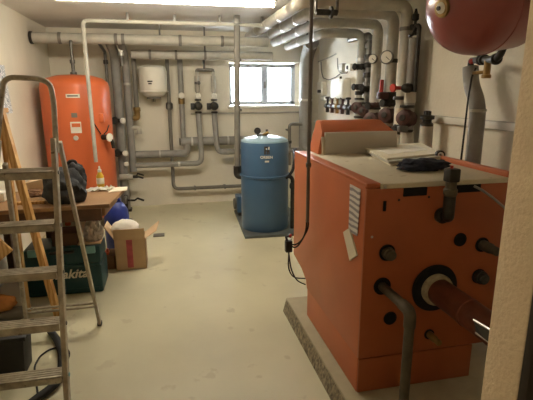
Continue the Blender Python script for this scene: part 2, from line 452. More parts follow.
# pipes running along the ceiling towards the door, then across to the right wall and down
XV = 2.02
def ceil_run(px_v, xr, z, r, m, ybot_z, label, ystart=6.1):
    yv = A(px_v, 60, X=XV).y
    pts = [(xr, ystart, z), (xr, yv, z), (XV, yv, z), (XV, yv, ybot_z)]
    return pipe('heating_pipe', pts, r, m, label, bend=.1), V((XV, yv, 0))
def zat(px, py): return A(px, py, X=XV).z
RUNS = {}
for px, xr, z, r, m, yb, lab in (
    (361.5, 1.62, 2.12, .045, 'insul_l', 108, 'pale lagged heating pipe with two dark hand wheels, farthest back on the right wall'),
    (376.5, 1.44, 2.17, .05, 'insul_l', 112, 'pale lagged heating pipe on the right wall carrying the smaller white dial gauge'),
    (391.5, 1.27, 2.21, .05, 'insul_l', 93, 'pale lagged heating pipe on the right wall carrying the larger white dial gauge'),
    (404.5, 1.10, 2.24, .05, 'insul_l', 118, 'thickest pale lagged heating pipe, rightmost of the full height ones on the right wall')):
    t, v = ceil_run(px, xr, z, r, m, .9, lab); RUNS[px] = (t, v); t['group'] = 'lagged heating pipes on the right wall'
    for yy in (5.5, 4.9, 4.4):
        if yy > v.y+.15: part(t, 'jacket_band', clampring((xr, yy, z), Y_, r*1.06, .03), 'zinc')
    part(t, 'ceiling_hanger', MB().box((xr-.008, 5.2, z+r*.9), (xr+.008, 5.22, ZC), .001), 'steel')
FA = V((-.75, -.66, .1))
t, v = RUNS[361.5]
wheel_valve(t, (XV, v.y, zat(361, 67)), (-1, -.3, 0), .045); wheel_valve(t, (XV, v.y, zat(361, 87)), (-1, -.3, 0), .045)
part(t, 'jacket_end', clampring((XV, v.y, zat(361, 60)), Z_, .055, .04), 'zinc'); part(t, 'jacket_end', clampring((XV, v.y, zat(361, 93)), Z_, .055, .04), 'iron')
pump(t, (XV, v.y, zat(361, 108)), FA, Z_, .07); 
t, v = RUNS[376.5]
gauge(t, (XV-.06, v.y-.05, zat(373, 60)), FA, .045); pump(t, (XV, v.y, zat(376, 120)), FA, Z_, .085)
wheel_valve(t, (XV, v.y, zat(376, 106)), (-1, -.4, 0), .05, 'darkred')
t, v = RUNS[391.5]
gauge(t, (XV-.07, v.y-.05, zat(384, 59)), FA, .06)
part(t, 'dark_collar', clampring((XV, v.y, zat(391, 61)), Z_, .056, .035), 'iron')
part(t, 'lower_body', MB().cyl((XV, v.y, zat(391, 100)), (XV, v.y, zat(391, 92)), .06), 'iron')
part(t, 'red_lever', MB().box((XV-.1, v.y-.02, zat(384, 97)), (XV-.07, v.y+.015, zat(384, 80)), .006), 'red')
part(t, 'valve_block', MB().box((XV-.12, v.y-.05, zat(388, 99)), (XV+.02, v.y+.03, zat(388, 92)), .012), 'darkred')
pump(t, (XV, v.y, zat(391, 116)), FA, Z_, .08)
wheel_valve(t, (XV, v.y, zat(391, 103)), (-1, -.4, 0), .05)
t, v = RUNS[404.5]
part(t, 'flange', clampring((XV, v.y, zat(404, 98)), Z_, .075, .03), 'iron')
part(t, 'brass_body', MB().cyl((XV, v.y, zat(402, 124)), (XV, v.y, zat(402, 108)), .058), 'cream')
wheel_valve(t, (XV, v.y, zat(404, 130)), (-1, -.5, 0), .055)
part(t, 'upper_clamp', clampring((XV, v.y, zat(403, 30)), Z_, .058, .03), 'insul_d')

# dark steel riser with couplings
yv = A(366.5, 60, X=XV+.02).y
t = pipe('riser_pipe', [(XV+.03, yv-.03, .9), (XV+.03, yv-.03, 2.1), (XV+.03, yv+.5, 2.1)], .028, 'steel', 'dark bare steel riser pipe with couplings between the lagged pipes on the right wall', bend=.06)
for py in (38, 46, 57, 65, 75, 84, 96, 106):
    part(t, 'coupling', clampring((XV+.03, yv-.03, A(366, py, X=XV).z), Z_, .045, .05), 'iron' if py % 2 else 'steel')
wheel_valve(t, (XV+.03, yv-.03, zat(367, 88)), (-1, -.5, 0), .04); pump(t, (XV+.02, yv-.03, zat(368, 112)), FA, Z_, .06)

# grey riser group nearer the door
yv = A(410.5, 60, X=XV).y
t = pipe('riser_pipe', [(XV+.02, yv, .9), (XV+.02, yv, zat(412, 38))], .042, 'insul', 'grey lagged riser beside a thin dark pipe with an iron valve on top', bend=.05)
top = V((XV+.02, yv, zat(413, 35)))
yk = A(418.5, 40, X=XV+.02).y
part(t, 'dark_pipe', MB().tube([top, top+V((0, 0, .07)), (XV+.02, yk, top.z+.07), (XV+.02, yk, zat(421, 92))], .017, 12, .03), 'iron')
part(t, 'side_stub', MB().cyl(top+V((0, .09, .07)), top+V((0, 0, .07)), .022, 14), 'iron')
part(t, 'vent_body', MB().lathe([(.012, .06), (.012, .11), (.028, .12), (.028, .16), (.016, .17), (.008, .205)], top, Z_, 16), 'iron')
part(t, 'drain', MB().tube([top+V((-.0, -.02, .06)), top+V((-.03, -.02, .0)), top+V((-.06, -.02, -.01))], .012, 10), 'iron')
part(t, 'red_knob', MB().disc((XV-.14, yv-.01, zat(404, 88)), (-1, -.3, 0), .035, .02, bev=.005).cyl((XV-.14, yv-.01, zat(404, 88)), (XV, yv, zat(411, 88)), .015, 10), 'red')
part(t, 'valve_body', MB().blob((XV-.02, yv-.02, zat(412, 88)), (.06, .05, .04), 2, .1, sub=3), 'iron')
part(t, 'white_sleeve', MB().cyl((XV+.02, yv, zat(411, 103)), (XV+.02, yv, zat(411, 92)), .05), 'insul_l')
pump(t, (XV, yv, zat(411, 119)), FA, Z_, .078)
part(t, 'lower_sleeve', MB().cyl((XV+.02, yv, zat(411, 150)), (XV+.02, yv, zat(411, 133)), .06), 'insul_l')
part(t, 'clips', MB().box((XV-.1, yv-.08, zat(405, 131)), (XV-.02, yv-.03, zat(405, 125)), .008), 'steel')
# short lagged stub with iron valve on top
yv = A(426, 135, X=XV).y
t = thing('pipe_stub', (XV, yv, .9), 'short pale lagged stub topped by a dark valve at the left end of the trunking', 'pipe')
part(t, 'jacket', MB().cyl((XV, yv, .9), (XV, yv, zat(426, 126)), .052), 'insul_l')
part(t, 'valve_body', MB().lathe([(.05, 0), (.05, .02), (.035, .03), (.035, .05), (.055, .055), (.055, .08), (.02, .09), (.02, .12)], (XV, yv, zat(426, 126)), Z_, 20), 'iron')
for dy, r_ in ((.04, .01), (-.03, .012)): part(t, 'spindle', MB().cyl((XV, yv+dy, zat(426, 123)), (XV, yv+dy, zat(426, 111)), r_, 8), 'iron')
# header below the risers, mostly behind the boiler
y0, y1 = A(355, 60, X=XV).y+.1, yv-.15
t = thing('pipe_header', (XV, y1, .0), 'thick grey distribution pipe behind the boiler feeding the risers', 'pipe')
part(t, 'header_run', MB().cyl((XV, y0, .86), (XV, y1, .86), .09), 'insul')
for yy in (y0-.1, y1+.1): part(t, 'support', MB().box((XV-.03, yy-.03, 0), (XV+.03, yy+.03, .8), .004), 'iron')

yq_ = RUNS[404.5][1].y-.18
a, c = A(316, 12, Y=yq_), A(337, 13, Y=yq_)
t = pipe('gas_pipe', [(a.x, yq_, a.z), (c.x, yq_, a.z)], .022, 'iron', 'short dark iron pipe with a flange high under the ceiling right of the hanging conduit')
part(t, 'flange', clampring((A(331, 12, Y=yq_).x, yq_, a.z), X_, .045, .02), 'iron')
part(t, 'ceiling_hanger', MB().box((a.x-.01, yq_-.01, a.z), (a.x+.01, yq_+.01, ZC), .002), 'steel')
part(t, 'ceiling_hanger', MB().box((c.x-.01, yq_-.01, a.z), (c.x+.01, yq_+.01, ZC), .002), 'steel')

# trunking on the right wall
ta, tb = A(431, 119.2, X=XR-.03), A(515, 127, X=XR-.03); zt = (ta.z+tb.z)/2
t = thing('cable_trunking', (XR, ta.y, zt), 'long cream cable trunking along the right wall behind the boiler', 'trunking')
part(t, 'channel', MB().box((XR-.03, .9, zt-.029), (XR+.002, ta.y, zt+.029), .003), 'insul_l')
part(t, 'cover_strip', MB().box((XR-.036, .9, zt-.024), (XR-.028, ta.y-.01, zt+.024), .002), 'white')

# ------------------------------------------------------------------ left back manifold
YM = 6.1
def bx(px, py, Y=YM): return A(px, py, Y=Y)
a = bx(118, 50); g = bx(118, 203)
x118 = bx(118, 100).x
t = pipe('riser_pipe', [(x118, YM, .03), (x118, YM, 2.0), (x118, YP+.03, z1)], .056, 'insul', 'thick grey lagged riser nearest the orange tank, with white knobbed valves', bend=.12)
part(t, 'floor_foot', MB().box((x118-.07, YM-.07, 0), (x118+.07, YM+.07, .03), .004), 'iron')
for py, hr in ((120, .038), (152, .038)):
    z = bx(118, py).z
    part(t, 'valve_body', MB().cyl((x118-.05, YM-.05, z), (x118-.05, YM-.14, z), .045, 18), 'iron')
    part(t, 'white_knob', MB().lathe([(.02, 0), (hr*.9, 0), (hr*.9, .03), (hr*.6, .035), (0, .035)], (x118+.05, YM-.15, z), (.2, -1, 0), 22), 'white')
    part(t, 'knob_stem', MB().cyl((x118-.03, YM-.1, z), (x118+.05, YM-.15, z), .025, 12), 'iron')
z = bx(122, 163).z
part(t, 'small_knob', MB().disc((x118+.05, YM-.09, z), (.1, -1, 0), .03, .025, bev=.006), 'white')
z = bx(118, 176).z
part(t, 'cream_sleeve', MB().cyl((x118-.05, YM-.1, z), (x118+.12, YM-.1, z), .04, 18), 'insul_l')
part(t, 'drain_lever', MB().cyl((x118+.12, YM-.1, z), (x118+.18, YM-.1, z), .02, 12).tube([(x118+.17, YM-.1, z+.01), (x118+.18, YM-.12, z+.045), (x118+.26, YM-.14, z+.02)], .01, 8).tube([(x118+.18, YM-.1, z), (x118+.25, YM-.12, z-.02)], .012, 8), 'iron')
z = bx(133, 199).z
part(t, 'lower_drain_lever', MB().tube([(x118, YM-.05, z), (x118+.12, YM-.08, z), (x118+.16, YM-.1, z+.03), (x118+.24, YM-.12, z)], .014, 10), 'iron')
x127 = bx(128, 100).x
t = pipe('riser_pipe', [(x127, YM+.03, bx(128, 172).z), (x127, YM+.03, 1.96), (x127, YP+.08, z1)], .045, 'insul', 'grey lagged riser standing right of the thick one with white knobs', bend=.12)
z = bx(131, 128).z
part(t, 'side_stub', MB().tube([(x127, YM+.02, z), (x127+.11, YM+.02, z), (x127+.11, YM+.02, z-.08)], .03, 14, .04), 'insul_l')
part(t, 'jacket_end', clampring((x127, YM+.03, bx(128, 84).z), Z_, .05, .03), 'zinc')
x135 = bx(135.5, 90).x
t = pipe('riser_pipe', [(x127+.03, YM+.02, bx(130, 118).z), (x135, YM+.02, bx(135, 118).z), (x135, YM+.02, 2.0), (x135, YP2, z2-.02)], .03, 'insul_d', 'short dark grey riser ending in a brass elbow', bend=.07)
part(t, 'brass_union', MB().lathe([(.036, 0), (.044, .01), (.044, .05), (.036, .06)], (x135, YM+.02, bx(135, 112).z), Z_, 8), 'brass')
part(t, 'brass_elbow', MB().tube([(x127+.05, YM+.02, bx(130, 118).z), (x135, YM+.02, bx(135, 118).z), (x135, YM+.02, bx(135, 112).z)], .038, 14, .06), 'brass')
x105 = bx(105.5, 60).x
t = pipe('vent_pipe', [(x105, YM, .02), (x105, YM, 2.02), (x105, YP, z1-.03)], .018, 'steel', 'thin dark steel pipe rising behind the right edge of the orange tank', bend=.05)
part(t, 'coupling', clampring((x105, YM, bx(105, 62).z), Z_, .028, .05), 'iron')
# tank feed pipe from the vent to ceiling pipe
q = V((tc.x, tc.y, ztop+.29)); 
t = pipe('vent_pipe', [q, (tc.x, tc.y, z1-.04), (tc.x, YP, z1-.03)], .016, 'steel', 'short steel pipe joining the top of the orange tank to the ceiling pipe', bend=.02)
# white ended valve above
q = bx(122.5, 48)
t = pipe('vent_pipe', [(q.x, 5.85, bx(123, 66, 5.85).z), (q.x, 5.85, z1-.02), (q.x, YP, z1-.02)], .022, 'steel', 'short steel drop with a white capped valve under the higher ceiling pipe', bend=.03)
part(t, 'white_cap', MB().disc((q.x, 5.82, bx(122, 50, 5.85).z), (0, -1, 0), .03, .03, bev=.006), 'white')
part(t, 'union', clampring((q.x, 5.85, bx(122, 54, 5.85).z), Z_, .032, .04), 'zinc')

# horizontal lagged pipes low on the back wall
YW = 6.2
def wx(px, py, Y=YW): p = A(px, py, Y=Y); return V((p.x, Y, p.z))
za = wx(160, 154).z; xa0, xa1 = x127, wx(187.5, 154).x; zh = wx(210, 141).z
t = pipe('heating_pipe', [(xa0, YW, za), (xa1, YW, za), (xa1, YW, zh)], .05, 'insul', 'upper of two grey lagged pipes leaving the manifold low on the back wall', bend=.1)
part(t, 'jacket_band', clampring((wx(160, 154).x, YW, za), X_, .053, .02), 'zinc')
# header line: comes down the wall, turns right
xA = wx(182, 110).x
t = pipe('heating_pipe', [(xA, YW, zh), (xA, YW, 1.98), (xA, YP2+.05, z2)], .034, 'insul', 'grey lagged pipe dropping left of the two pumps into the thick header', bend=.06)
part(t, 'valve_body', MB().cyl((xA, YW, wx(182, 104).z), (xA, YW, wx(182, 98).z), .042, 16), 'brass')
part(t, 'white_cap', MB().disc((xA, YW-.04, wx(182, 95.5).z), (0, -1, 0), .04, .04, bev=.008), 'white')
xe = wx(262, 140).x
t = thing('pipe_header', (xA, YW, zh), 'thick grey lagged header running to the blue tank below the two pumps', 'pipe')
part(t, 'header_run', MB().tube([(xA-.03, YW, zh), (xe, YW, zh)], .058, 18), 'insul')
part(t, 'jacket_band', clampring((wx(192, 141).x, YW, zh), X_, .062, .025), 'zinc')
part(t, 'jacket_band', clampring((wx(228, 141).x, YW, zh), X_, .062, .025), 'zinc')
part(t, 'end_cap', MB().disc((xA-.035, YW, zh), (-1, 0, 0), .05, .02, bev=.006), 'insul_d')
def pumped(px, pts, label):
    x = wx(px, 105).x
    t = pipe('pump_line', pts(x), .036, 'insul', label, bend=.08)
    part(t, 'thin_upper_pipe', MB().cyl((x, YW, wx(px, 108).z), (x, YW, wx(px, 71).z), .02, 14), 'insul_l')
    part(t, 'upper_jacket', MB().cyl((x, YW, wx(px, 92).z), (x, YW, wx(px, 76).z), .033, 14), 'insul_l')
    part(t, 'white_cap', MB().disc((x, YW-.03, wx(px, 96).z), (0, -1, 0), .038, .04, bev=.008), 'white')
    pump(t, (x, YW-.03, wx(px, 106).z), (0, -1, 0), Z_, .055, 'iron')
    part(t, 'side_box', MB().box((x-.1, YW-.08, wx(px, 108).z-.02), (x-.05, YW-.02, wx(px, 103).z), .006), 'black')
    return t, x
zb = wx(170, 163.5).z
zcp = wx(225, 151).z
t, xB = pumped(198, lambda x: [(x127, YW-.07, zb), (wx(201, 163).x, YW-.07, zb), (wx(201, 150).x, YW-.07, wx(201, 150).z), (x, YW-.03, wx(198, 120).z), (x, YW, wx(198, 112).z)], 'left pump line with a small round pump, turning left above the floor')
part(t, 'jacket_band', clampring((wx(179, 163).x, YW-.07, zb), X_, .042, .03), 'zinc')
wheel_valve(t, (xB, YW, wx(198, 83).z), (.3, -1, 0), .03, 'steel', 'steel', .025, .06)
t, xC = pumped(214, lambda x: [(wx(300, 149).x, YW-.1, wx(300, 149).z), (x+.02, YW-.1, zcp), (x+.0, YW-.05, wx(214, 125).z), (x, YW, wx(214, 112).z)], 'right pump line with a small round pump, turning right behind the blue tank')
t = pipe('heating_pipe', [(xB, YW, wx(198, 72).z), (xB, YW, wx(206, 70).z), (xC, YW, wx(206, 70).z), (xC, YW, wx(214, 72).z)], .02, 'steel', 'short steel bridge joining the tops of the two pump lines', bend=.03)
part(t, 'vent', MB().cyl((wx(204, 70).x, YW, wx(204, 70).z), (wx(204, 70).x, YW, z2-.02), .016, 10), 'steel')
# thin unlagged pipe
xt = wx(169, 100).x; ztn = wx(205, 187.5).z
t = pipe('water_pipe', [(wx(262, 187).x, YW, ztn), (xt, YW, ztn), (xt, YW, 1.98), (xt, YP2+.05, z2)], .024, 'insul_d', 'thin dark grey pipe running down the back wall and right along its foot', bend=.08)
part(t, 'union', MB().lathe([(.028, -.05), (.046, -.03), (.046, .03), (.028, .05)], (xt, YW, wx(169, 106).z), Z_, 12), 'steel')
for px in (195, 225): part(t, 'pipe_clamp', clampring((wx(px, 187).x, YW, ztn), X_, .034, .02), 'steel')
for px in (195, 225): part(t, 'wall_clip', MB().box((wx(px, 187).x-.01, YW, ztn-.01), (wx(px, 187).x+.01, YB-.002, ztn+.01)), 'steel')
# cable conduit on wall
zz = A(240, 113, Y=YB-.01).z
t = MB().tube([(A(191, 114, Y=YB-.01).x, YB-.012, zz), (A(302, 112, Y=YB-.01).x, YB-.012, zz)], .012, 10).build('wall_conduit', 'insul_l')
tag(t, 'thin grey conduit running level along the back wall under the window', 'conduit')
# grey duct right of window
xd = A(306, 90, Y=6.2).x
t = pipe('riser_pipe', [(xd, 6.2, A(306, 152, Y=6.2).z), (xd, 6.2, 2.0), (xd, 6.0, 2.16), (1.9, 5.9, 2.16)], .09, 'insul', 'thick blue-grey lagged riser just right of the window', bend=.1, n=24)
part(t, 'jacket_band', clampring((xd, 6.2, A(306, 100, Y=6.2).z), Z_, .094, .03), 'zinc')
zr = A(296, 149, Y=6.1).z
# small pipework right of tank
q0, q1, q2 = (A(x, y, Y=6.15) for x, y in ((302, 124), (289.5, 124), (289.5, 165)))
t = pipe('water_pipe', [q0, q1, q2], .022, 'insul_d', 'small grey elbowed pipe on the back wall right of the blue tank', bend=.05)
part(t, 'coupling', clampring((q1.x, q1.y, A(289, 142, Y=6.15).z), Z_, .032, .04), 'iron')

part(t, 'wall_clip', MB().box((q1.x-.01, q1.y, q1.z-.1), (q1.x+.01, YB-.002, q1.z-.08)), 'steel')
# white expansion vessel on the back wall
vc = A(153, 80, Y=6.14); vr = .175
zt_, zb_ = A(153, 64.5, Y=6.0).z, A(153, 98, Y=6.0).z
t = thing('expansion_vessel', (vc.x, 6.14, zb_), 'small white cylindrical vessel hung on the back wall', 'tank')
h = zt_-zb_
part(t, 'shell', MB().lathe([(0, 0), (.06, .004), (vr*.75, .03), (vr*.97, .075), (vr, .1), (vr, h-.075), (vr*.94, h-.03), (vr*.7, h-.006), (0, h)], (vc.x, 6.14, zb_), Z_, 48), 'white')
part(t, 'seam', MB().lathe([(vr-.002, .0), (vr+.006, .006), (vr+.006, .016), (vr-.002, .022)], (vc.x, 6.14, zb_+h*.17), Z_, 48), 'white')
part(t, 'bottom_fitting', MB().lathe([(.09, .0), (.09, .02), (.03, .03)], (vc.x, 6.14, zb_-.012), Z_, 24).cyl((vc.x, 6.14, zb_-.05), (vc.x, 6.14, zb_), .02, 12), 'insul_d')
part(t, 'wall_bracket', MB().box((vc.x-.05, 6.28, zb_+.1), (vc.x+.05, YB, zb_+.36), .004).box((vc.x-.03, 6.2, zb_+.2), (vc.x+.03, 6.3, zb_+.24), .004), 'steel')
for k, (z0, w) in enumerate(((h*.5, .075), (h*.43, .05))):
    b = MB(); n = 6; vs = []; a0 = -math.pi/2-.2
    for i in range(n+1):
        an = a0-w*2.4+(w*4.8)*i/n
        for rr in (vr-.002, vr+.002):
            for dz in (-.008, .008): vs.append(V((vc.x+rr*math.cos(an), 6.14+rr*math.sin(an), zb_+z0+dz)))
    fs = []
    for i in range(n):
        o = 4*i; fs += [(o+2, o+3, o+7, o+6), (o, o+2, o+6, o+4), (o+1, o+5, o+7, o+3)]
    b._add(vs, fs); part(t, 'printed_line', b, 'ink')

# ------------------------------------------------------------------ grey vertical pipe beside the blue tank
YPV = 5.0
a, bb = A(237, 28, Y=YPV), A(237.3, 172, Y=YPV)
t = pipe('water_pipe', [(A(250, 176.5, Y=YPV).x, 4.93, bb.z-.04), (bb.x, YPV, bb.z-.04), (a.x, YPV, zc-.01)], .033, 'insul_d', 'straight grey pipe dropping from the ceiling to the left side of the blue tank', bend=.05)
part(t, 'iron_elbow', MB().tube([(bb.x+.06, YPV-.04, bb.z-.04), (bb.x, YPV, bb.z-.04), (bb.x, YPV, bb.z+.07)], .042, 14, .06), 'iron')
part(t, 'ceiling_fix', MB().box((a.x-.03, YPV-.03, zc), (a.x+.03, YPV+.03, ZC), .004), 'steel')
for py in (60, 110): part(t, 'coupling', clampring((a.x, YPV, A(237, py, Y=YPV).z), Z_, .039, .03), 'insul_d')

# ------------------------------------------------------------------ blue tank
bc = V(((A(241.5, 190, Y=4.9).x+A(287.5, 190, Y=4.9).x)/2, 4.9, .03)); br = (A(287.5, 190, Y=4.9).x-A(241.5, 190, Y=4.9).x)/2
H0 = A(264, 141, Y=4.9).z-.03
t = MB().prism([(bc.x-.29, 4.57), (bc.x+.5, 4.54), (bc.x+.5, 5.7), (bc.x-.24, 5.7)], 2, 0, .03, .004).build('drip_tray', 'tray')
tag(t, 'low grey steel tray on the floor beneath the blue tank', 'tray')
bt = thing('water_softener_tank', bc, 'blue upright cylindrical tank on a grey tray with white lettering', 'tank')
bt.name = 'water_tank'
part(bt, 'shell', MB().lathe([(0, 0), (br*.97, 0), (br, .02), (br, H0-.02), (br*.985, H0)], bc, Z_, 64), 'blue')
part(bt, 'lid', MB().lathe([(br*.985, H0-.002), (br*.97, H0+.015), (br*.8, H0+.04), (br*.4, H0+.06), (0, H0+.064)], bc, Z_, 64), 'blueshine')
zs = A(264, 178, Y=4.66).z-.03
part(bt, 'band', MB().lathe([(br-.002, zs-.014), (br+.012, zs-.009), (br+.012, zs+.009), (br-.002, zs+.014)], bc, Z_, 64), 'blue')
gp = A(258, 138, Y=4.86)
part(bt, 'gauge_stem', MB().cyl((gp.x, 4.86, H0+.06), (gp.x, 4.86, gp.z+.05), .012, 10).tube([(gp.x, 4.86, H0+.1), (gp.x+.1, 4.86, H0+.1), (gp.x+.1, 4.86, H0+.16)], .014, 10, .02), 'steel')
gp = A(257.7, 131, Y=4.84)
part(bt, 'gauge', MB().disc(gp+V((0, .02, 0)), (-.1, -1, .1), .036, .03, bev=.006), 'black')
part(bt, 'lid_tap', MB().tube([(gp.x+.06, 4.86, H0+.1), (gp.x+.12, 4.84, H0+.13)], .016, 10), 'brass')
def on_blue(px, py, out=.002):
    lo, hi = 4.4, 4.9
    for _ in range(40):
        m_ = (lo+hi)/2; p = A(px, py, Y=m_)
        if (V((p.x, p.y))-V((bc.x, bc.y))).length > br+out: lo = m_
        else: hi = m_
    return A(px, py, Y=(lo+hi)/2)
def bend_to_blue(ob, out=.003):
    o = WL[ob]
    for v in ob.data.vertices:
        p = v.co+o; d = V((p.x-bc.x, 0)); s_ = p.x-bc.x
        k = math.sqrt(max(0, br*br-s_*s_)); v.co.y += (bc.y-k) - (bc.y-br)
p0 = on_blue(260.2, 158.6); pe = on_blue(272.5, 158.6)
w = lettering('ORBEN', 'lettering', 'white', bt, (p0.x, bc.y-br-.003, p0.z), (1, 0, 0), (0, 0, 1), pe.x-p0.x, .004, 0, .02); bend_to_blue(w)
pa, pb = on_blue(264.2, 154.5), on_blue(269.5, 146.5)
w_, h_ = pb.x-pa.x, pb.z-pa.z
b = MB(); yf = bc.y-br-.004
for (u0, v0, u1, v1) in ((0, 0, .3, 1), (.3, .78, .8, 1), (.45, 0, .7, .55), (.7, .3, 1, .55), (.8, 0, 1, .3), (.3, .4, .45, .55)):
    b.box((pa.x+u0*w_, yf, pa.z+v0*h_), (pa.x+u1*w_, yf+.004, pa.z+v1*h_))
e = b.build('emblem', 'ink', bt, smooth=0); bend_to_blue(e)
b = MB(); b.box((pa.x+w_*.32, yf, pa.z+.6*h_), (pa.x+w_*.5, yf+.004, pa.z+.78*h_)); b.box((pa.x+w_*.75, yf, pa.z+.6*h_), (pa.x+w_, yf+.004, pa.z+.95*h_))
e = b.build('emblem_highlight', 'white', bt, smooth=0); bend_to_blue(e)
q = on_blue(267, 161.6)
e = MB().box((q.x-.022, yf+.001, q.z-.009), (q.x+.022, yf+.005, q.z+.009)).build('small_label', 'white', bt, smooth=0); bend_to_blue(e)
# pump box behind
q = A(238, 213, Z=.04)
t = thing('pump_unit', (bc.x-.2, 5.5, .03), 'small blue-grey pump box standing on the tray behind the blue tank', 'pump')
part(t, 'casing', MB().box((bc.x-.24, 5.42, .06), (bc.x-.02, 5.62, .27), .015), 'blue')
part(t, 'foot_plate', MB().box((bc.x-.23, 5.4, .03), (bc.x-.01, 5.64, .065), .004), 'black')
part(t, 'motor_cap', MB().disc((bc.x-.24, 5.52, .16), (-1, 0, 0), .07, .03, bev=.006), 'insul_d')
# hose on the right of tank
t = pipe('water_hose', [A(286, 178, Y=4.72), A(289, 176, Y=4.7), A(293, 170, Y=4.68), A(294.5, 160, Y=4.75), A(294, 150, Y=5.2), A(296, 149, Y=6.1)], .016, 'rubber', 'dark hose rising from the right side of the blue tank', 'hose', bend=.05)
t = pipe('drain_pipe', [A(292, 232, Y=4.75), (A(292, 232, Y=4.75).x, 4.75, .5), (A(292, 232, Y=4.75).x, 4.75, .62), (bc.x+.2, 4.8, .64)], .022, 'iron', 'dark iron pipe standing between the blue tank and the boiler', bend=.05)
part(t, 'valve', MB().blob((A(292, 232, Y=4.75).x, 4.75, .52), (.035, .035, .05), 1, .1, sub=2), 'iron')

# ------------------------------------------------------------------ boiler
BX0, BX1, BY0, BY1, BZ0, BZ1 = .84, 1.58, 1.805, 2.945, .1, 1.142
boil = thing('boiler', (1.2, 2.35, BZ0), 'big orange floor standing boiler with pale top on a concrete plinth', 'boiler')
zsk = A(356.5, 358, X=BX0).z
# side panel outline (y, z): rear overhang above a shorter base
b = MB().prism([(BY0, zsk), (2.62, zsk), (2.64, .34), (2.75, .38), (BY1, .41), (BY1, BZ1), (BY0, BZ1)], 0, BX0, BX1, .006)
b.build('body_casing', 'orange', boil)
b = MB().prism([(BX0+.002, zsk+.004), (BX1-.002, zsk+.004), (BX1-.002, BZ1-.012), (BX0+.002, BZ1-.012)], 1, BY0-.012, BY0+.004, .003)
b.build('front_panel', 'orange_shade', boil)
MB().box((BX0+.004, BY0+.004, BZ0), (1.475, 2.62, zsk+.002), .005).build('base_skirt', 'orange', boil)
MB().box((BX0+.008, BY0-.006, BZ0+.003), (1.47, BY0+.006, zsk-.004), .003).build('base_front_panel', 'orange_shade', boil)
MB().box((BX0, BY0-.01, BZ1-.004), (BX0+.07, BY1, BZ1+.012), .004).build('top_rim', 'orange', boil)
MB().box((BX1-.03, BY0-.01, BZ1-.004), (BX1+.004, BY1, BZ1+.035), .005).build('top_rim', 'orange', boil)
MB().box((BX0+.065, BY0-.014, BZ1-.002), (BX1-.025, BY1, BZ1+.01), .003).box((BX0+.065, BY0-.017, BZ1-.014), (BX1-.03, BY0-.01, BZ1+.008), .002).build('top_panel', 'cream', boil)
MB().blob((BX0+.085, BY0-.02, BZ1-.005), (.008, .006, .008), 1, .1, sub=2).build('screw', 'zinc', boil)
FY = BY0-.012
def fp(px, py, Y=FY): return A(px, py, Y=Y)
def slot(x0, y0, x1, y1):
    a, c = fp(x0, y0), fp(x1, y1)
    s_ = MB().box((a.x, FY-.004, min(a.z, c.z)), (c.x, FY+.01, max(a.z, c.z)), .002).build('vent_slot', 'hole', boil)
a, c = fp(403, 188), fp(426.5, 195.5); slot(403.5, 188, 426.5, 195.2)
slot(455.5, 184.5, 480, 191.5)
a, c = fp(383.3, 201), fp(385.8, 211); MB().box((a.x, FY-.003, c.z), (c.x, FY+.005, a.z), .001).build('latch_slot', 'hole', boil)
for px, py in ((399, 200), (429, 197), (372, 237)):
    q = fp(px, py); MB().disc(q+V((0, .002, 0)), (0, -1, 0), .006, .005, bev=.002, n=10).build('screw', 'iron' if py < 230 else 'zinc', boil)
def port(px, py, rpx, stub=0., sr=.7, m='rustpipe', hole=True):
    q = fp(px, py); r = rpx/451*(q-EYE).dot(FW)
    if hole: MB().lathe([(r*.88, -.002), (r*.88, .004), (r, .006), (r*1.08, .004), (r*1.08, -.002)], q, (0, -1, 0), 28).disc(q+V((0, .004, 0)), (0, -1, 0), r, .005).build('port_ring', 'hole', boil)
    if stub: MB().lathe([(r*sr*.9, 0), (r*sr, .004), (r*sr, stub*.55), (r*sr*.82, stub*.6), (r*sr*.82, stub-.004), (r*sr*.7, stub), (0, stub)], q, (0, -1, 0), 24).build('pipe_stub', m, boil)
    return q, r
port(387, 252.5, 8, .05, .8); port(390, 318, 6.5); port(460, 239.5, 6.5)
port(482, 244.5, 7, .11, .75); port(478.5, 276, 7, .05, .95, 'iron'); port(429, 334, 5, .09, .7, 'brass')
q, r = port(382, 286, 8.5)
# return pipe: out of the front, elbow, straight down to the plinth
rp_ = thing('return_pipe', (q.x, FY-.2, .1), 'weathered steel pipe bending out of the boiler front down to the plinth', 'pipe')
ex = A(415.5, 311, Z=q.z); yr = ex.y
part(rp_, 'pipe_run', MB().tube([q, (q.x, yr, q.z), (q.x, yr, .1)], .0215, 20, .06), 'rustpipe')
part(rp_, 'elbow', MB().tube([(q.x, yr+.07, q.z), (q.x, yr, q.z), (q.x, yr, q.z-.07)], .0255, 20, .055), 'rustpipe')
part(rp_, 'base_flange', MB().disc((q.x, yr, .1), Z_, .05, .012, bev=.003), 'rustpipe')
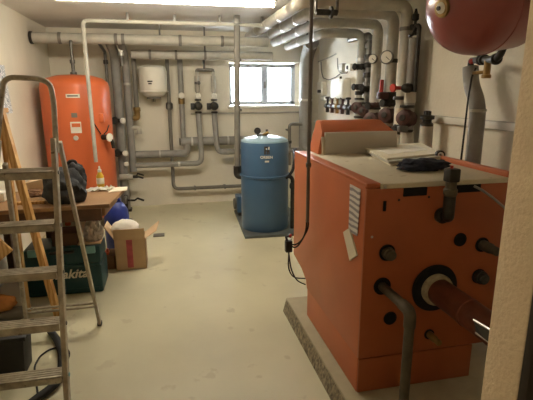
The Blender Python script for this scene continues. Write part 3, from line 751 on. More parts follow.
# flue
q, r = fp(434, 287.5), 0
R1 = 24.8/451*(q-EYE).dot(FW)
fl = thing('flue_pipe', (q.x, FY-.35, q.z), 'rusty brown flue tube sticking out of a black ring on the boiler front', 'pipe')
part(fl, 'black_ring', MB().lathe([(R1*.5, 0), (R1*.98, 0), (R1, .006), (R1*.96, .014), (R1*.5, .016)], q, (0, -1, 0), 48), 'hole')
part(fl, 'rope_seal', MB().lathe([(R1*.48, .01), (R1*.64, .012), (R1*.66, .03), (R1*.62, .045), (R1*.48, .05)], q, (0, -1, 0), 40), 'rope')
L = .82
part(fl, 'tube', MB().lathe([(R1*.46, 0), (R1*.52, .02), (R1*.52, .25), (R1*.54, .252), (R1*.54, .27), (R1*.52, .272), (R1*.52, L), (R1*.46, L), (R1*.46, L-.05)], q, (0, -1, 0), 40), 'flue')
ya = 1.15
for (xa_, za_, xb_, zb__) in ((474, 320, 492, 331), (476, 333, 489, 342)):
    part(fl, 'sheet_edge', MB().tube([A(xa_, za_, Y=ya), A(xb_, zb__, Y=ya-.1)], .004, 6), 'zinc')
part(fl, 'sheet_channel', MB().slab([A(475, 322, Y=ya), A(477, 333, Y=ya), A(489, 342, Y=ya-.1), A(491, 331, Y=ya-.1)], .003), 'iron')
part(fl, 'hanger', MB().box(q+V((-.012, -.44, -q.z)), q+V((.012, -.41, -R1*.5)), .002), 'iron')
# top front valve
q = fp(441, 215)
tv = thing('safety_valve', q, 'dark cast valve with a block cap standing on an elbow from the boiler front', 'valve')
u_ = fp(450, 196, FY-.075)
part(tv, 'elbow', MB().tube([q+V((0, .005, 0)), q+V((.004, -.05, .004)), (u_.x, FY-.075, q.z+.02), (u_.x, FY-.075, u_.z)], .026, 20, .05), 'iron')
part(tv, 'elbow_collar', MB().lathe([(.036, 0), (.036, .02), (.028, .024)], q, (0, -1, 0), 24), 'iron')
zb2, zb3 = fp(448, 182, FY-.075).z, fp(448, 168.5, FY-.075).z
part(tv, 'body', MB().lathe([(.024, 0), (.03, .01), (.03, .03), (.024, .036), (.024, zb2-u_.z)], (u_.x, FY-.075, u_.z), Z_, 20), 'rustpipe')
part(tv, 'cap_block', MB().box((u_.x-.026, FY-.101, zb2), (u_.x+.026, FY-.049, zb3), .006), 'iron')
part(tv, 'cap_pin', MB().cyl((u_.x-.004, FY-.075, zb3), (u_.x-.004, FY-.075, zb3+.012), .007, 10), 'red')
# cable from the right slot to the door side
t = MB().tube([fp(474, 186, FY-.003), fp(482, 190, FY-.03), fp(492, 197, FY-.05), fp(504, 207, FY-.08), fp(515, 222, FY-.1), fp(526, 245, FY-.08), A(533, 262, Y=FY-.02)], .006, 10).build('cable', 'insul')
tag(t, 'grey cable coming out of the right vent slot of the boiler front', 'cable')
# side label and tag
sx = BX0-.003
quad = [A(x, y, X=sx) for x, y in ((350.5, 184), (361, 189.5), (357.5, 236), (349, 231))]
t = MB().slab(quad, .003, (-1, 0, 0)).build('rating_plate', 'plate', boil)
quad = [A(x, y, X=sx+.002) for x, y in ((344.5, 232), (350.5, 228), (358, 255), (351, 260.5))]
t = MB().slab(quad, .008, (-1, 0, 0)).build('paper_tag', 'paper'); tag(t, 'white paper tag hanging crooked on the boiler side', 'tag')
q = A(347, 230, X=sx-.014)
# hood
HX0, HX1 = .94, 1.475
hood = thing('control_panel_hood', (1.2, 2.8, BZ1+.01), 'sloped orange and grey control hood at the rear of the boiler top', 'control panel')
hz = BZ1+.008
zt1 = A(360, 131.5, Y=2.75).z; zt2 = A(350, 120.3, Y=2.86).z
HZ = zt2-hz
hb = MB().prism([(2.755, hz), (2.765, zt1), (2.86, zt2), (2.95, zt2), (2.95, hz)], 0, HX0, HX1, 0)
for v_ in hb.bm.verts:
    k_ = (v_.co.z-hz)/HZ
    if v_.co.x < 1.2: v_.co.x += .05*k_
    else: v_.co.x -= .06*max(0, (k_-.75)/.25)
bmesh.ops.bevel(hb.bm, geom=hb.bm.edges[:], offset=.005, segments=2, affect='EDGES')
hb.build('housing', 'orange', hood)
MB().prism([(2.735, hz), (2.75, zt1-.002), (2.77, zt1-.002), (2.77, hz)], 0, HX0+.045, HX1+.012, .003).build('front_panel', 'grey', hood)
MB().prism([(2.725, hz), (2.75, zt1-.03), (2.77, zt1-.03), (2.77, hz)], 0, HX0+.026, HX0+.044, .001).build('end_plate', 'cream', hood)
q = A(320, 152, Z=hz+.01); MB().disc(q, (-.3, -1, 0), .012, .02, bev=.003, n=14).build('white_knob', 'white', hood)
# papers
def sheet_stack(name, quad_px, z, th, m, label, cat, dz=0):
    q = [A(x, y, Z=z+th) for x, y in quad_px]
    return q
ztp = BZ1+.0105
t = thing('folder_stack', A(400, 155, Z=ztp), 'stack of pale folders and papers lying on the boiler top', 'papers')
for i, (dz, th, quad, m) in enumerate(((0, .012, ((371, 154), (424, 149), (443.5, 158), (391, 164)), 'paper'), (.0125, .012, ((366, 150.5), (421, 145.8), (443, 156), (389, 161.5)), 'insul_l'), (.025, .008, ((363.5, 147.3), (420, 142.7), (442.5, 153), (387, 158.5)), 'paper'))):
    q = [A(x, y, Z=ztp+dz+th) for x, y in quad]; q = [V((p.x, p.y, ztp+dz)) for p in q]
    part(t, 'folder', MB().slab(q, th, Z_), m)
q = [A(x, y, Z=ztp+.036) for x, y in ((374, 148), (416, 144.5), (428, 149.5), (388, 154))]
part(t, 'loose_sheet', MB().slab([V((p.x, p.y, ztp+.0335)) for p in q], .0015, Z_), 'paper2')
q = A(424, 166, Z=ztp+.02)
t = MB().blob((q.x, q.y, ztp+.024), (.135, .075, .036), 3, .3, 4.5, 4, True).build('cloth', 'navy', smooth=180); tag(t, 'crumpled dark blue rag beside the folders on the boiler top', 'cloth')
q = A(441, 156.5, Z=ztp+.03)
b = MB(); ax = V((-.25, -1, .05)).normalized()
t = thing('tape_roll', (q.x+.03, q.y+.08, ztp), 'roll of tape standing on edge at the right of the folders', 'tape')
cc = V((q.x+.045, q.y+.08, ztp+.0275))
part(t, 'tape', MB().lathe([(.016, -.015), (.0265, -.015), (.0265, .015), (.016, .015), (.016, -.015)], cc, ax, 28), 'black')
part(t, 'core', MB().lathe([(.01, -.016), (.017, -.016), (.017, .016), (.01, .016), (.01, -.016)], cc, ax, 24), 'white')

# ------------------------------------------------------------------ hanging conduit in front of boiler, emergency plug and cables
YK = 2.5
top, low = A(311.3, 3, Y=YK), A(307.6, 222, Y=YK)
xk = (top.x+low.x)/2
ck = thing('cable_conduit', (xk, YK, low.z), 'thin dark pole-like conduit hanging from the ceiling in front of the boiler side', 'conduit')
part(ck, 'tube', MB().cyl((xk, YK, low.z), (xk, YK, ZC), .0105, 14), 'pole')
part(ck, 'coupling', clampring((xk, YK, A(309, 165, Y=YK).z), Z_, .016, .03), 'steel')
part(ck, 'ceiling_flange', MB().disc((xk, YK, ZC-.012), Z_, .035, .012), 'steel')
pc = A(288.5, 245, Y=2.62)
for dx, off in ((-.006, 0), (.006, 1)):
    e0 = V((xk+dx, YK, low.z+.02))
    part(ck, 'cable', MB().tube([e0, e0+V((0, 0, -.06)), A(304-2*off, 237+off*3, Y=2.52), A(299-off, 243+off*3, Y=2.56), A(294, 245+off*3, Y=2.6), pc+V((.0, 0, .01))], .005, 8, .06), 'rubber')
jb = thing('junction_plug', pc+V((0, 0, -.05)), 'black hanging connector with red and white tips left of the boiler', 'plug')
part(jb, 'body', MB().box(pc+V((-.022, -.02, -.045)), pc+V((.022, .02, .03)), .006), 'black')
part(jb, 'strain_relief', MB().tube([pc+V((-.01, 0, .03)), pc+V((-.016, 0, .055)), pc+V((.004, 0, .06))], .009, 8), 'black')
part(jb, 'red_tip', MB().disc(pc+V((.006, -.01, .055)), (.2, -.4, .9), .009, .02, bev=.002, n=12), 'red')
part(jb, 'white_tip', MB().disc(pc+V((.012, -.012, .04)), (.5, -.6, .4), .008, .012, bev=.002, n=12), 'white')
for k, pts in enumerate((((289, 250), (291, 270), (297, 281), (304, 286)), ((287, 250), (288, 268), (293, 278), (303, 280)))):
    P_ = [A(x, y, Y=2.62+.012*i) for i, (x, y) in enumerate(pts)]
    P_[-1] = V((BX0+.002, 2.655, P_[-1].z+.01))
    part(jb, 'lead', MB().tube([pc+V((.004*k, 0, -.04))]+P_[1:], .0045, 8, .05), 'rubber')

# ------------------------------------------------------------------ red vessel at top right
D = A(479.5, 3.5, Y=2.1); cv = D
d = (cv-EYE).normalized(); dist = (cv-EYE).dot(FW)
RV = 49.3/451*dist
lf = (-RT - d*(-RT).dot(d)).normalized(); dn = (-UP - d*(-UP).dot(d)).normalized()
TH = math.radians(41)
axv = (-d*math.cos(TH) + (lf*.99+dn*.12).normalized()*math.sin(TH)).normalized()
rv = thing('expansion_vessel', cv-V((0, 0, RV)), 'dark red round pressure vessel hanging high beside the doorway', 'tank')
hF = RV*1.0
prof = [(0, hF)]
for k in range(1, 19):
    a_ = k/18*math.pi/2; prof.append((RV*math.sin(a_)**.92, hF*max(0, math.cos(a_))**.9))
prof[-1] = (RV, 0)
part(rv, 'front_half', MB().lathe(prof[::-1], cv, axv, 64), 'vessel')
part(rv, 'seam_ring', MB().lathe([(RV*.985, -.014), (RV*1.015, -.01), (RV*1.015, .004), (RV*.985, .008)], cv, axv, 64), 'vessel')
prof = [(RV*.985, 0), (RV*.98, -RV*.85)]
for k in range(1, 13):
    a_ = k/12*math.pi/2; prof.append((RV*.98*max(0, math.cos(a_))**.8, -RV*.85-RV*.25*math.sin(a_)))
prof[-1] = (0, -RV*1.1)
part(rv, 'rear_half', MB().lathe(prof, cv, axv, 64), 'vessel')
pl = cv+axv*hF
part(rv, 'valve_ring', MB().lathe([(.02, -.02), (.042, -.02), (.045, .0), (.041, .008), (.025, .01), (.022, .002)], pl, axv, 32), 'brass')
part(rv, 'valve_cap', MB().lathe([(.028, 0), (.026, .012), (.012, .017), (0, .017)], pl, axv, 24), 'white')
part(rv, 'valve_core', MB().disc(pl+axv*.02, axv, .01, .008, n=16), 'black')
back = cv-axv*RV*.55
part(rv, 'wall_bracket', MB().box((back.x-.02, back.y-.03, back.z-.02), (XR, back.y+.03, back.z+.03), .004).box((XR-.012, back.y-.08, back.z-.1), (XR, back.y+.08, back.z+.1), .003), 'steel')
# connection below the vessel
sx_ = cv-axv*RV*.3-V((0, 0, RV*.8))
XQ = 1.99
o1 = A(503, 50, Y=sx_.y); 
def aq(px, py, X=XQ): return A(px, py, X=X)
s0 = A(470.5, 70, X=XQ); yq = s0.y
cn = thing('lagged_pipe', (XQ, yq, .1), 'grey lagged pipe with a bend on the right wall under the red vessel', 'pipe')
k1, k2, k3 = A(470.5, 67, X=XQ), A(471, 84, X=XQ), A(478.5, 106, X=XQ)
xlow = A(478.5, 140, X=XQ)
part(cn, 'jacket', MB().tube([k1, k2, k3, (XQ, k3.y, .1)], .05, 24, .12), 'insul')
part(cn, 'white_band', clampring((XQ, k3.y, A(478, 110.5, X=XQ).z), Z_, .053, .02), 'insul_l')
e1 = V((k1.x, k1.y, k1.z+.0))
r1, r2, r3 = A(480, 60, X=XQ-.1), A(497, 59, X=XQ-.2), A(503, 50, X=XQ-.22)
part(cn, 'iron_fittings', MB().tube([k1, k1+V((0, 0, .04)), r1, r2, r3, r3+V((0, .0, .12))], .02, 14, .04), 'iron')
m_ = (r1+r2)/2; ax_ = (r2-r1).normalized()
for p_ in (r1, r1+ax_*.06, r2-ax_*.03): part(cn, 'union', MB().disc(p_, ax_, .031, .03, bev=.004), 'iron')
part(cn, 'drain_tap', MB().cyl(m_, m_+V((0, 0, -.09)), .02, 12).disc(m_+V((0, 0, -.105)), Z_, .027, .022, bev=.004).tube([m_+V((0, 0, -.07)), m_+V((-.03, .08, -.072))], .011, 8), 'brass')
part(cn, 'red_knob', MB().disc(A(472, 62, X=XQ-.06), (-1, -.6, .3), .016, .02, bev=.004, n=14), 'red')
# capillary cable
t = MB().tube([A(476, 68, X=XQ-.08), A(472, 76, X=XQ-.08), A(468, 100, X=XQ-.08), A(464, 135, X=XQ-.08), A(461, 160, X=XQ-.08), (XQ-.08, A(461, 160, X=XQ-.08).y, .86)], .006, 8, .02).build('capillary_cable', 'rubber')
tag(t, 'thin black cable hanging from the valve beside the bent lagged pipe', 'cable')

# ------------------------------------------------------------------ boxes on the right wall
def wallbox(name, x0, y0, x1, y1, dep, label, m='white', bev=.006):
    """box on the right wall whose far edge is at pixel x0 and near edge at x1"""
    xf = XR-dep; a = A(x0, (y0+y1)/2, X=xf); c = A(x1, (y0+y1)/2, X=xf); ym = (a.y+c.y)/2
    zt = A((x0+x1)/2, y0, X=xf).z; zb = A((x0+x1)/2, y1, X=xf).z
    t = thing(name, (XR-dep/2, ym, zb), label, 'box')
    part(t, 'casing', MB().box((xf, c.y, zb), (XR, a.y, zt), bev), m)
    return t, (xf, c.y, a.y, zb, zt)
t, (xf, y0, y1, z0, z1b) = wallbox('switch_box', 317, 82, 322, 95, .07, 'small white switch box farthest back on the right wall')
part(t, 'rocker', MB().box((xf-.008, y0+.04, z0+.03), (xf+.002, y1-.04, z0+.07), .003), 'black')
t, (xf, y0, y1, z0, z1b) = wallbox('junction_box', 320.5, 96, 327, 100.5, .05, 'low grey junction box under the small white switch box', 'insul_l')
part(t, 'lid', MB().box((xf-.004, y0+.01, z0+.01), (xf+.001, y1-.01, z1b-.01), .002), 'white')
t, (xf, y0, y1, z0, z1b) = wallbox('control_box', 330.5, 79, 343, 98.5, .1, 'largest white control box in the middle of the right wall', 'white', .012)
part(t, 'door', MB().box((xf-.006, y0+.02, z0+.02), (xf+.002, y1-.02, z1b-.02), .003), 'white')
part(t, 'cable_gland', MB().cyl((XR-.05, y0+.1, z0-.03), (XR-.05, y0+.1, z0+.005), .014, 10).cyl((XR-.05, y1-.1, z0-.03), (XR-.05, y1-.1, z0+.005), .014, 10).cyl((XR-.05, (y0+y1)/2, z1b-.005), (XR-.05, (y0+y1)/2, z1b+.03), .014, 10), 'iron')
t, (xf, y0, y1, z0, z1b) = wallbox('thermostat_box', 338.5, 63.5, 342.5, 72, .05, 'left of two small grey thermostat boxes above the control box', 'insul_l')
part(t, 'cover', MB().box((xf-.005, y0+.01, z0+.02), (xf+.001, y1-.01, z1b-.01), .002), 'white')
t, (xf, y0, y1, z0, z1b) = wallbox('thermostat_box', 345, 64, 350, 71, .06, 'right of two small grey thermostat boxes above the control box', 'white')
part(t, 'dial', MB().disc((xf+.002, (y0+y1)/2, (z0+z1b)/2), (-1, 0, 0), .022, .012, bev=.003), 'black')
def wcable(pts, label, r=.007, m='insul_d'):
    t = MB().tube([A(x, y, X=XR-.012) for x, y in pts], r, 8, .05).build('wall_cable', m); tag(t, label, 'cable')
wcable(((321, 62), (321.5, 72), (323, 78), (329, 80), (336, 77), (340, 74)), 'looping cable on the right wall between the switch box and thermostats')
wcable(((337.5, 58), (338, 70), (341, 73.5), (347, 73), (348, 70)), 'short cable hooking under the two thermostat boxes', .006)
wcable(((314, 60), (318, 62), (330, 57), (336, 54)), 'cable rising towards the ceiling at the far end of the right wall', .009, 'insul_l')
t = thing('valve_group', (XR, A(352, 100, X=XR).y, A(352, 118, X=XR).z), 'cluster of dark valves on the right wall below the control box', 'valve')
yy0, yy1 = A(326, 104, X=XR-.06).y, A(352, 104, X=XR-.06).y
zq = A(340, 107, X=XR-.06).z
part(t, 'manifold', MB().cyl((XR-.06, yy0, zq), (XR-.06, yy1, zq), .03, 14), 'iron')
for i in range(5):
    y_ = yy0+(yy1-yy0)*(i+.5)/5
    part(t, 'valve', MB().lathe([(.022, -.08), (.022, -.03), (.035, -.02), (.035, .03), (.015, .04), (.015, .09), (.032, .095), (.032, .115), (.01, .12)], (XR-.07, y_, zq), Z_, 14), ('iron', 'darkred', 'brass', 'darkred', 'iron')[i])
part(t, 'wall_fixing', MB().box((XR-.06, yy0-.02, zq-.015), (XR, yy0-.05, zq+.015)).box((XR-.06, yy1+.05, zq-.015), (XR, yy1+.02, zq+.015)), 'steel')

# ------------------------------------------------------------------ aluminium stepladder
def fy(z): return 2.13+.37*z/1.5
LXR = lambda z: -.557-.004*(1-z/1.5)
LXL = lambda z: -.99+.2*z/1.5
lad = thing('step_ladder', (-.77, 2.5, 0), 'worn aluminium stepladder with a bow handle standing at the left', 'ladder')
def rail(p, q, w, d, name, m='alu'):
    """rectangular rail from p to q, w across and d deep"""
    p, q = V(p), V(q); t_ = (q-p).normalized(); sx = (X_-t_*X_.dot(t_)).normalized(); sy = t_.cross(sx)
    b = MB(); vs = []
    for e in (p, q):
        for a_, c_ in ((-1, -1), (1, -1), (1, 1), (-1, 1)): vs.append(e+sx*a_*w/2+sy*c_*d/2)
    b._add(vs, [(3, 2, 1, 0), (4, 5, 6, 7), (0, 1, 5, 4), (1, 2, 6, 5), (2, 3, 7, 6), (3, 0, 4, 7)])
    bmesh.ops.bevel(b.bm, geom=b.bm.edges[:], offset=.003, segments=1, affect='EDGES')
    return b.build(name, m, lad)
ZR = 1.32
rail((LXR(0), fy(0), .012), (LXR(ZR), fy(ZR), ZR), .024, .05, 'front_stile'); rail((LXL(0), fy(0), .012), (LXL(ZR), fy(ZR), ZR), .024, .05, 'front_stile')
# bow handle
zb_ = 1.585
b = MB().tube([(LXR(1.25)+.006, fy(1.25)+.012, 1.25), (LXR(1.5)+.006, fy(1.5)+.012, 1.5), (-.562, 2.53, zb_+.005), (-.615, 2.535, zb_+.03), (-.745, 2.535, zb_+.035), (-.775, 2.53, zb_+.015), (LXL(1.5)-.006, fy(1.5)+.012, 1.49), (LXL(1.25)-.006, fy(1.25)+.012, 1.25)], .0135, 14, .05)
b.build('bow_handle', 'alu', lad)
# treads: pixel height of each step's front edge at its right end
def zpix(px, py):
    lo, hi = 0., 1.5
    for _ in range(40):
        m_ = (lo+hi)/2; p = A(px, py, Y=fy(m_)-.03)
        if p.z > m_: lo = m_
        else: hi = m_
    return (lo+hi)/2
for px, y0_, y1_, dp in ((40, 168.5, 178, .13), (35, 223, 231, .085), (35, 269.5, 281, .085), (35, 322, 334, .085), (35, 374, 388, .085)):
    zt_ = zpix(px, y0_+3); 
    zt_ = zpix(px, (y0_+y1_)/2)+.008
    yf_ = fy(zt_)-.04; plat = y0_ < 180
    x0_, x1_ = LXL(zt_)+.012, LXR(zt_)-.012
    if plat: x0_, x1_ = LXL(zt_)-.012, LXR(zt_)+.0; yf_ -= .02
    b = MB().box((x0_, yf_, zt_-.004), (x1_, yf_+dp, zt_+.006), .002)
    b.box((x0_, yf_, zt_-.034), (x1_, yf_+.006, zt_+.004), .002)
    b.box((x0_, yf_+dp-.006, zt_-.02), (x1_, yf_+dp, zt_+.003), .002)
    for k in range(4): b.box((x0_+.002, yf_+.014+k*dp*.22, zt_+.005), (x1_-.002, yf_+.022+k*dp*.22, zt_+.009))
    b.build('platform' if plat else 'tread', 'alu', lad)
    for xx in (LXR(zt_)+.013,):
        MB().disc((xx, fy(zt_)-.005, zt_-.012), (1, 0, 0), .011, .005, bev=.002, n=14).build('rivet', 'teal_l' if y0_ > 370 else 'steel', lad)
zp = 1.2
rail((-.54, fy(ZR)+.035, ZR-.02), (-.517, 2.975, .012), .02, .034, 'rear_leg'); rail((-.80, fy(zp)+.04, 1.2), (-.968, 2.975, .012), .02, .034, 'rear_leg')
for z in (.17,):
    k = 1-z/1.3; yy = fy(ZR)+.035+(2.975-fy(ZR)-.035)*k
    MB().tube([(-.52, yy, z), (-.95, yy, z)], .009, 10).build('rear_bar', 'alu', lad)
    MB().tube([(-.52, yy-.01, z+.03), (-.95, yy-.01, z+.03)], .008, 10).build('rear_bar', 'alu', lad)
for p in ((LXR(0), fy(0)), (LXL(0), fy(0)), (-.517, 2.977), (-.968, 2.977)):
    MB().box((p[0]-.014, p[1]-.02, 0), (p[0]+.014, p[1]+.02, .026), .004).build('rubber_foot', 'rubber', lad)

# ------------------------------------------------------------------ workbench and what is on it
TZ = .75
bench = thing('workbench', (-.9, 3.66, 0), 'brown wooden worktable against the left wall in front of the orange tank', 'table')
MB().prism([(XL+.015, 3.33), (-.44, 3.38), (-.37, 3.97), (XL+.015, 4.0)], 2, TZ-.03, TZ, .004).build('tabletop', 'woodd', bench)
MB().box((XL+.05, 3.37, TZ-.12), (-.5, 3.40, TZ-.03), .003).build('apron', 'desk', bench)
MB().prism([(-.62, 3.4), (-.48, 3.42), (-.44, 3.9), (-.62, 3.9)], 2, TZ-.1, TZ-.032, .003).build('end_board', 'woodd', bench)
for p in ((XL+.06, 3.4), (XL+.06, 3.93), (-1.0, 3.9), (-.62, 3.9)):
    MB().box((p[0]-.025, p[1]-.025, 0), (p[0]+.025, p[1]+.025, TZ-.03), .003).build('leg', 'desk', bench)
def on_t(px, py, z=TZ): return A(px, py, Z=z)
# black backpack
q0, q1 = A(48, 200, Y=3.6), A(90, 200, Y=3.6); cx = (q0.x+q1.x)/2; hw = (q1.x-q0.x)/2
q0 = A(70, 207, Y=3.55)
bp = thing('backpack', (cx, 3.55, TZ), 'black bag slumped on the worktable behind the ladder stile', 'bag')
part(bp, 'body', MB().blob((cx-.01, 3.55, TZ+.09), (hw*1.0, .16, .16), 5, .22, 5, 4, True), 'bag')
part(bp, 'raised_flap', MB().blob((cx+.045, 3.64, TZ+.17), (.085, .08, .11), 8, .2, 5, 4), 'bag')
q = A(80, 158, Y=3.66)
part(bp, 'handle', MB().tube([(cx+.0, 3.64, TZ+.24), (cx+.02, 3.64, TZ+.285), (cx+.06, 3.64, TZ+.29), (cx+.075, 3.64, TZ+.24)], .014, 10, .03), 'rubber')
part(bp, 'strap', MB().tube([(cx-.12, 3.53, TZ+.16), (cx-.1, 3.5, TZ+.09), (cx-.05, 3.5, TZ+.02)], .014, 8, .03), 'rubber')
q = on_t(101, 187.5)
bo = thing('spray_bottle', (q.x, q.y, TZ), 'small yellow bottle with white cap on the worktable', 'bottle')
part(bo, 'bottle', MB().lathe([(0, 0), (.028, 0), (.031, .006), (.031, .1), (.015, .13), (.013, .14)], (q.x, q.y, TZ), Z_, 24), 'yellow')
part(bo, 'cap', MB().lathe([(.016, .135), (.016, .155), (.009, .16), (.006, .185), (0, .185)], (q.x, q.y, TZ), Z_, 18), 'white')
part(bo, 'sticker', MB().lathe([(.0315, .035), (.0322, .036), (.0322, .085), (.0315, .086)], (q.x, q.y, TZ), Z_, 24), 'label')
q = on_t(101, 189)
b = MB(); n = 12; vs = []; fs = []
for i in range(n+1):
    for j in range(n+1):
        u, w = i/n-.5, j/n-.5
        vs.append(V((q.x-.0+u*.2+w*.03, q.y-.06+w*.13, TZ+.012+.02*mnoise.noise(V((u*9, w*9, 1)))+.008*random.random())))
for i in range(n):
    for j in range(n): o = i*(n+1)+j; fs.append((o, o+1, o+n+2, o+n+1))
b._add(vs, fs); bmesh.ops.solidify(b.bm, geom=b.bm.faces[:], thickness=.003)
t = b.build('crumpled_paper', 'paper2'); tag(t, 'crumpled white sheet lying at the right end of the worktable', 'paper')
q = on_t(117, 190)
t = MB().slab([V((p.x, p.y, TZ)) for p in (on_t(108, 192.5), on_t(127, 190.5), on_t(127.5, 187), on_t(111, 188))], .004, Z_).build('card', 'paper'); tag(t, 'flat white card at the far right corner of the worktable', 'paper')
q = on_t(36, 196)
t = MB().blob((q.x, q.y+.03, TZ+.02), (.11, .08, .034), 4, .3, 7, 4, True).build('cloth', mat('brown_cloth', (140, 104, 76), .9, var=.2, scale=14)); tag(t, 'brown crumpled cloth on the worktable left of the black bag', 'cloth')
q = on_t(1, 201)
t = MB().box((q.x-.12, q.y-.04, TZ), (q.x+.04, q.y+.08, TZ+.07), .01).build('package', 'paper2'); tag(t, 'white package at the left edge of the worktable', 'package')
q = on_t(30, 204)
t = MB().box((q.x-.1, q.y-.02, TZ), (q.x+.1, q.y+.015, TZ+.02), .003).build('wood_offcut', 'wood'); tag(t, 'short pale wood offcut near the front edge of the worktable', 'wood')
# carton at the back of the table
q = A(45, 183, Y=3.85)
t = MB().prism([(q.x-.14, TZ), (q.x+.1, TZ), (q.x+.1, TZ+.08), (q.x+.0, TZ+.13), (q.x-.14, TZ+.1)], 1, 3.8, 3.95, .004).build('open_carton', 'card'); tag(t, 'brown slanted carton at the back of the worktable behind the ladder platform', 'carton')

# ------------------------------------------------------------------ under and beside the table
# teal tool case
q0, q1 = A(28, 300, Z=0), A(103, 290, Z=0)
cyf = 3.52; cx0, cx1 = A(27, 290, Y=cyf).x, A(103.5, 285, Y=cyf).x; czt = A(85, 247, Y=cyf).z
case = thing('tool_case', ((cx0+cx1)/2, cyf+.15, 0), 'dark teal plastic tool case with white lettering under the worktable', 'case')
lid_z = czt*.62
MB().box((cx0, cyf, 0), (cx1, cyf+.32, lid_z-.004), .02).build('base', 'teal', case)
lidp = MB().box((cx0, cyf, lid_z+.002), (cx1, cyf+.32, czt), .02).build('lid', 'teal', case)
MB().box((cx0+.01, cyf-.008, lid_z-.012), (cx1-.01, cyf+.01, lid_z+.012), .004).build('lid_rim', 'teal', case)
MB().box((cx0+.03, cyf-.006, .03), (cx1-.03, cyf+.006, .05), .003).build('front_rib', 'teal', case)
for xx in (cx1-.1, cx0+.04):
    MB().box((xx, cyf-.022, czt-.05), (xx+.065, cyf+.006, czt+.006), .005).build('latch', 'teal_l', case)
MB().tube([(cx0+.2, cyf-.004, czt-.03), (cx0+.2, cyf-.04, czt-.02), (cx1-.2, cyf-.04, czt-.02), (cx1-.2, cyf-.004, czt-.03)], .012, 10, .03).build('handle', 'black', case)
ta_, tb_ = A(51, 279, Y=cyf), A(88.5, 275, Y=cyf)
lettering('makita', 'lettering', 'white', lidp, (ta_.x, cyf-.001, A(80, 277.2, Y=cyf).z), (1, 0, 0), (0, 0, 1), tb_.x-ta_.x, .003, .3, .022)
# cardboard box with open flaps
cb0, cb1 = A(116.5, 271, Z=0), A(147, 268, Z=0)
by0 = (cb0.y+cb1.y)/2; bx0, bx1 = cb0.x, cb1.x; bh = A(130, 239.3, Y=by0).z; bd = .22
box = thing('cardboard_box', ((bx0+bx1)/2, by0+bd/2, 0), 'open brown cardboard box with a pink stripe on the floor right of the tool case', 'box')
th = .005
b = MB().box((bx0, by0, 0), (bx1, by0+th, bh)).box((bx0, by0+bd-th, 0), (bx1, by0+bd, bh)).box((bx0, by0, 0), (bx0+th, by0+bd, bh)).box((bx1-th, by0, 0), (bx1, by0+bd, bh)).box((bx0, by0, 0), (bx1, by0+bd, th))
b.build('carton_walls', 'card', box)
mxx = (A(127, 255, Y=by0).x, A(133, 255, Y=by0).x)
MB().box((mxx[0], by0-.002, .02), (mxx[1], by0+.001, bh-.005)).build('printed_stripe', 'pink', box)
ztf = A(130, 224.5, Y=by0-.03).z
# front flap, standing up slightly towards the viewer; left and right flaps spread out
MB().slab([(bx0, by0, bh), (bx1, by0, bh), (bx1, by0-.035, bh+.105), (bx0, by0-.035, bh+.105)], th).build('front_flap', 'card', box)
MB().slab([(bx0, by0, bh), (bx0, by0+bd, bh), (bx0-.075, by0+bd+.0, bh+.12), (bx0-.075, by0+.0, bh+.125)], th).build('left_flap', 'card', box)
MB().slab([(bx1, by0, bh), (bx1, by0+bd, bh), (bx1+.125, by0+bd+.02, bh+.09), (bx1+.1, by0+.02, bh+.06)], th).build('right_flap', 'card', box)
q = V(((bx0+bx1)/2-.02, by0+bd/2, bh+.04))
t = MB().blob(q+V((-.02, 0, .03)), (.12, .085, .085), 2, .12, 5, 4).build('foam_packing', 'foam'); tag(t, 'white foam packing bulging out of the open cardboard box', 'packing')
t = MB().box((bx0-.085, by0+.05, 0), (bx0-.006, by0+.25, .125), .002).build('cardboard_offcut', mat('cardboard_dark', (132, 100, 68), .85)); tag(t, 'folded brown cardboard standing between the tool case and the open box', 'cardboard')
q = A(106, 252, Y=by0+.1)
b = MB().box((q.x-.06, by0+.08, .1255), (q.x+.025, by0+.16, .145), .004)
for k in range(3): b.box((q.x-.056+k*.03, by0+.1, .143), (q.x-.04+k*.03, by0+.13, .175), .004)
t = b.build('plastic_clip', mat('orange_plastic', (232, 104, 60), .45)); tag(t, 'small orange three-pronged plastic clip beside the open cardboard box', 'clip')
# flat black sandal like thing by the right flap
q = A(159, 235.5, Z=0)
t = MB().box((q.x-.06, q.y-.05, 0), (q.x+.06, q.y+.05, .012), .004).build('floor_rag', 'insul_d'); tag(t, 'small flat dark rag on the floor right of the open box', 'rag')
# blue sack
q = A(117, 222, Y=4.42); zt_ = A(118, 202, Y=4.4).z
bs = thing('plastic_sack', (q.x, 4.42, 0), 'bright blue plastic sack standing behind the open cardboard box', 'bag')
part(bs, 'sack', MB().lathe([(0, 0), (.1, 0), (.115, .05), (.115, zt_*.7), (.108, zt_*.85), (.08, zt_*.95), (.05, zt_)], (q.x, 4.42, 0), Z_, 30), 'bluebag')
part(bs, 'tied_neck', MB().blob((q.x+.0, 4.42, zt_+.015), (.05, .04, .03), 2, .35, 6, 3), 'bluebag')
q = A(129, 215, Z=.0)
t = thing('standpipe', (x118+.02, 5.6, 0), 'dark iron stand pipe with tap behind the blue sack', 'pipe')
part(t, 'riser', MB().cyl((x118+.05, 5.6, 0), (x118+.05, 5.6, .32), .022, 12), 'iron')
part(t, 'tap', MB().tube([(x118+.05, 5.6, .3), (x118+.05, 5.5, .3), (x118+.05, 5.5, .24)], .02, 12, .03), 'steel')
part(t, 'base', MB().disc((x118+.05, 5.6, 0), Z_, .06, .012), 'iron')
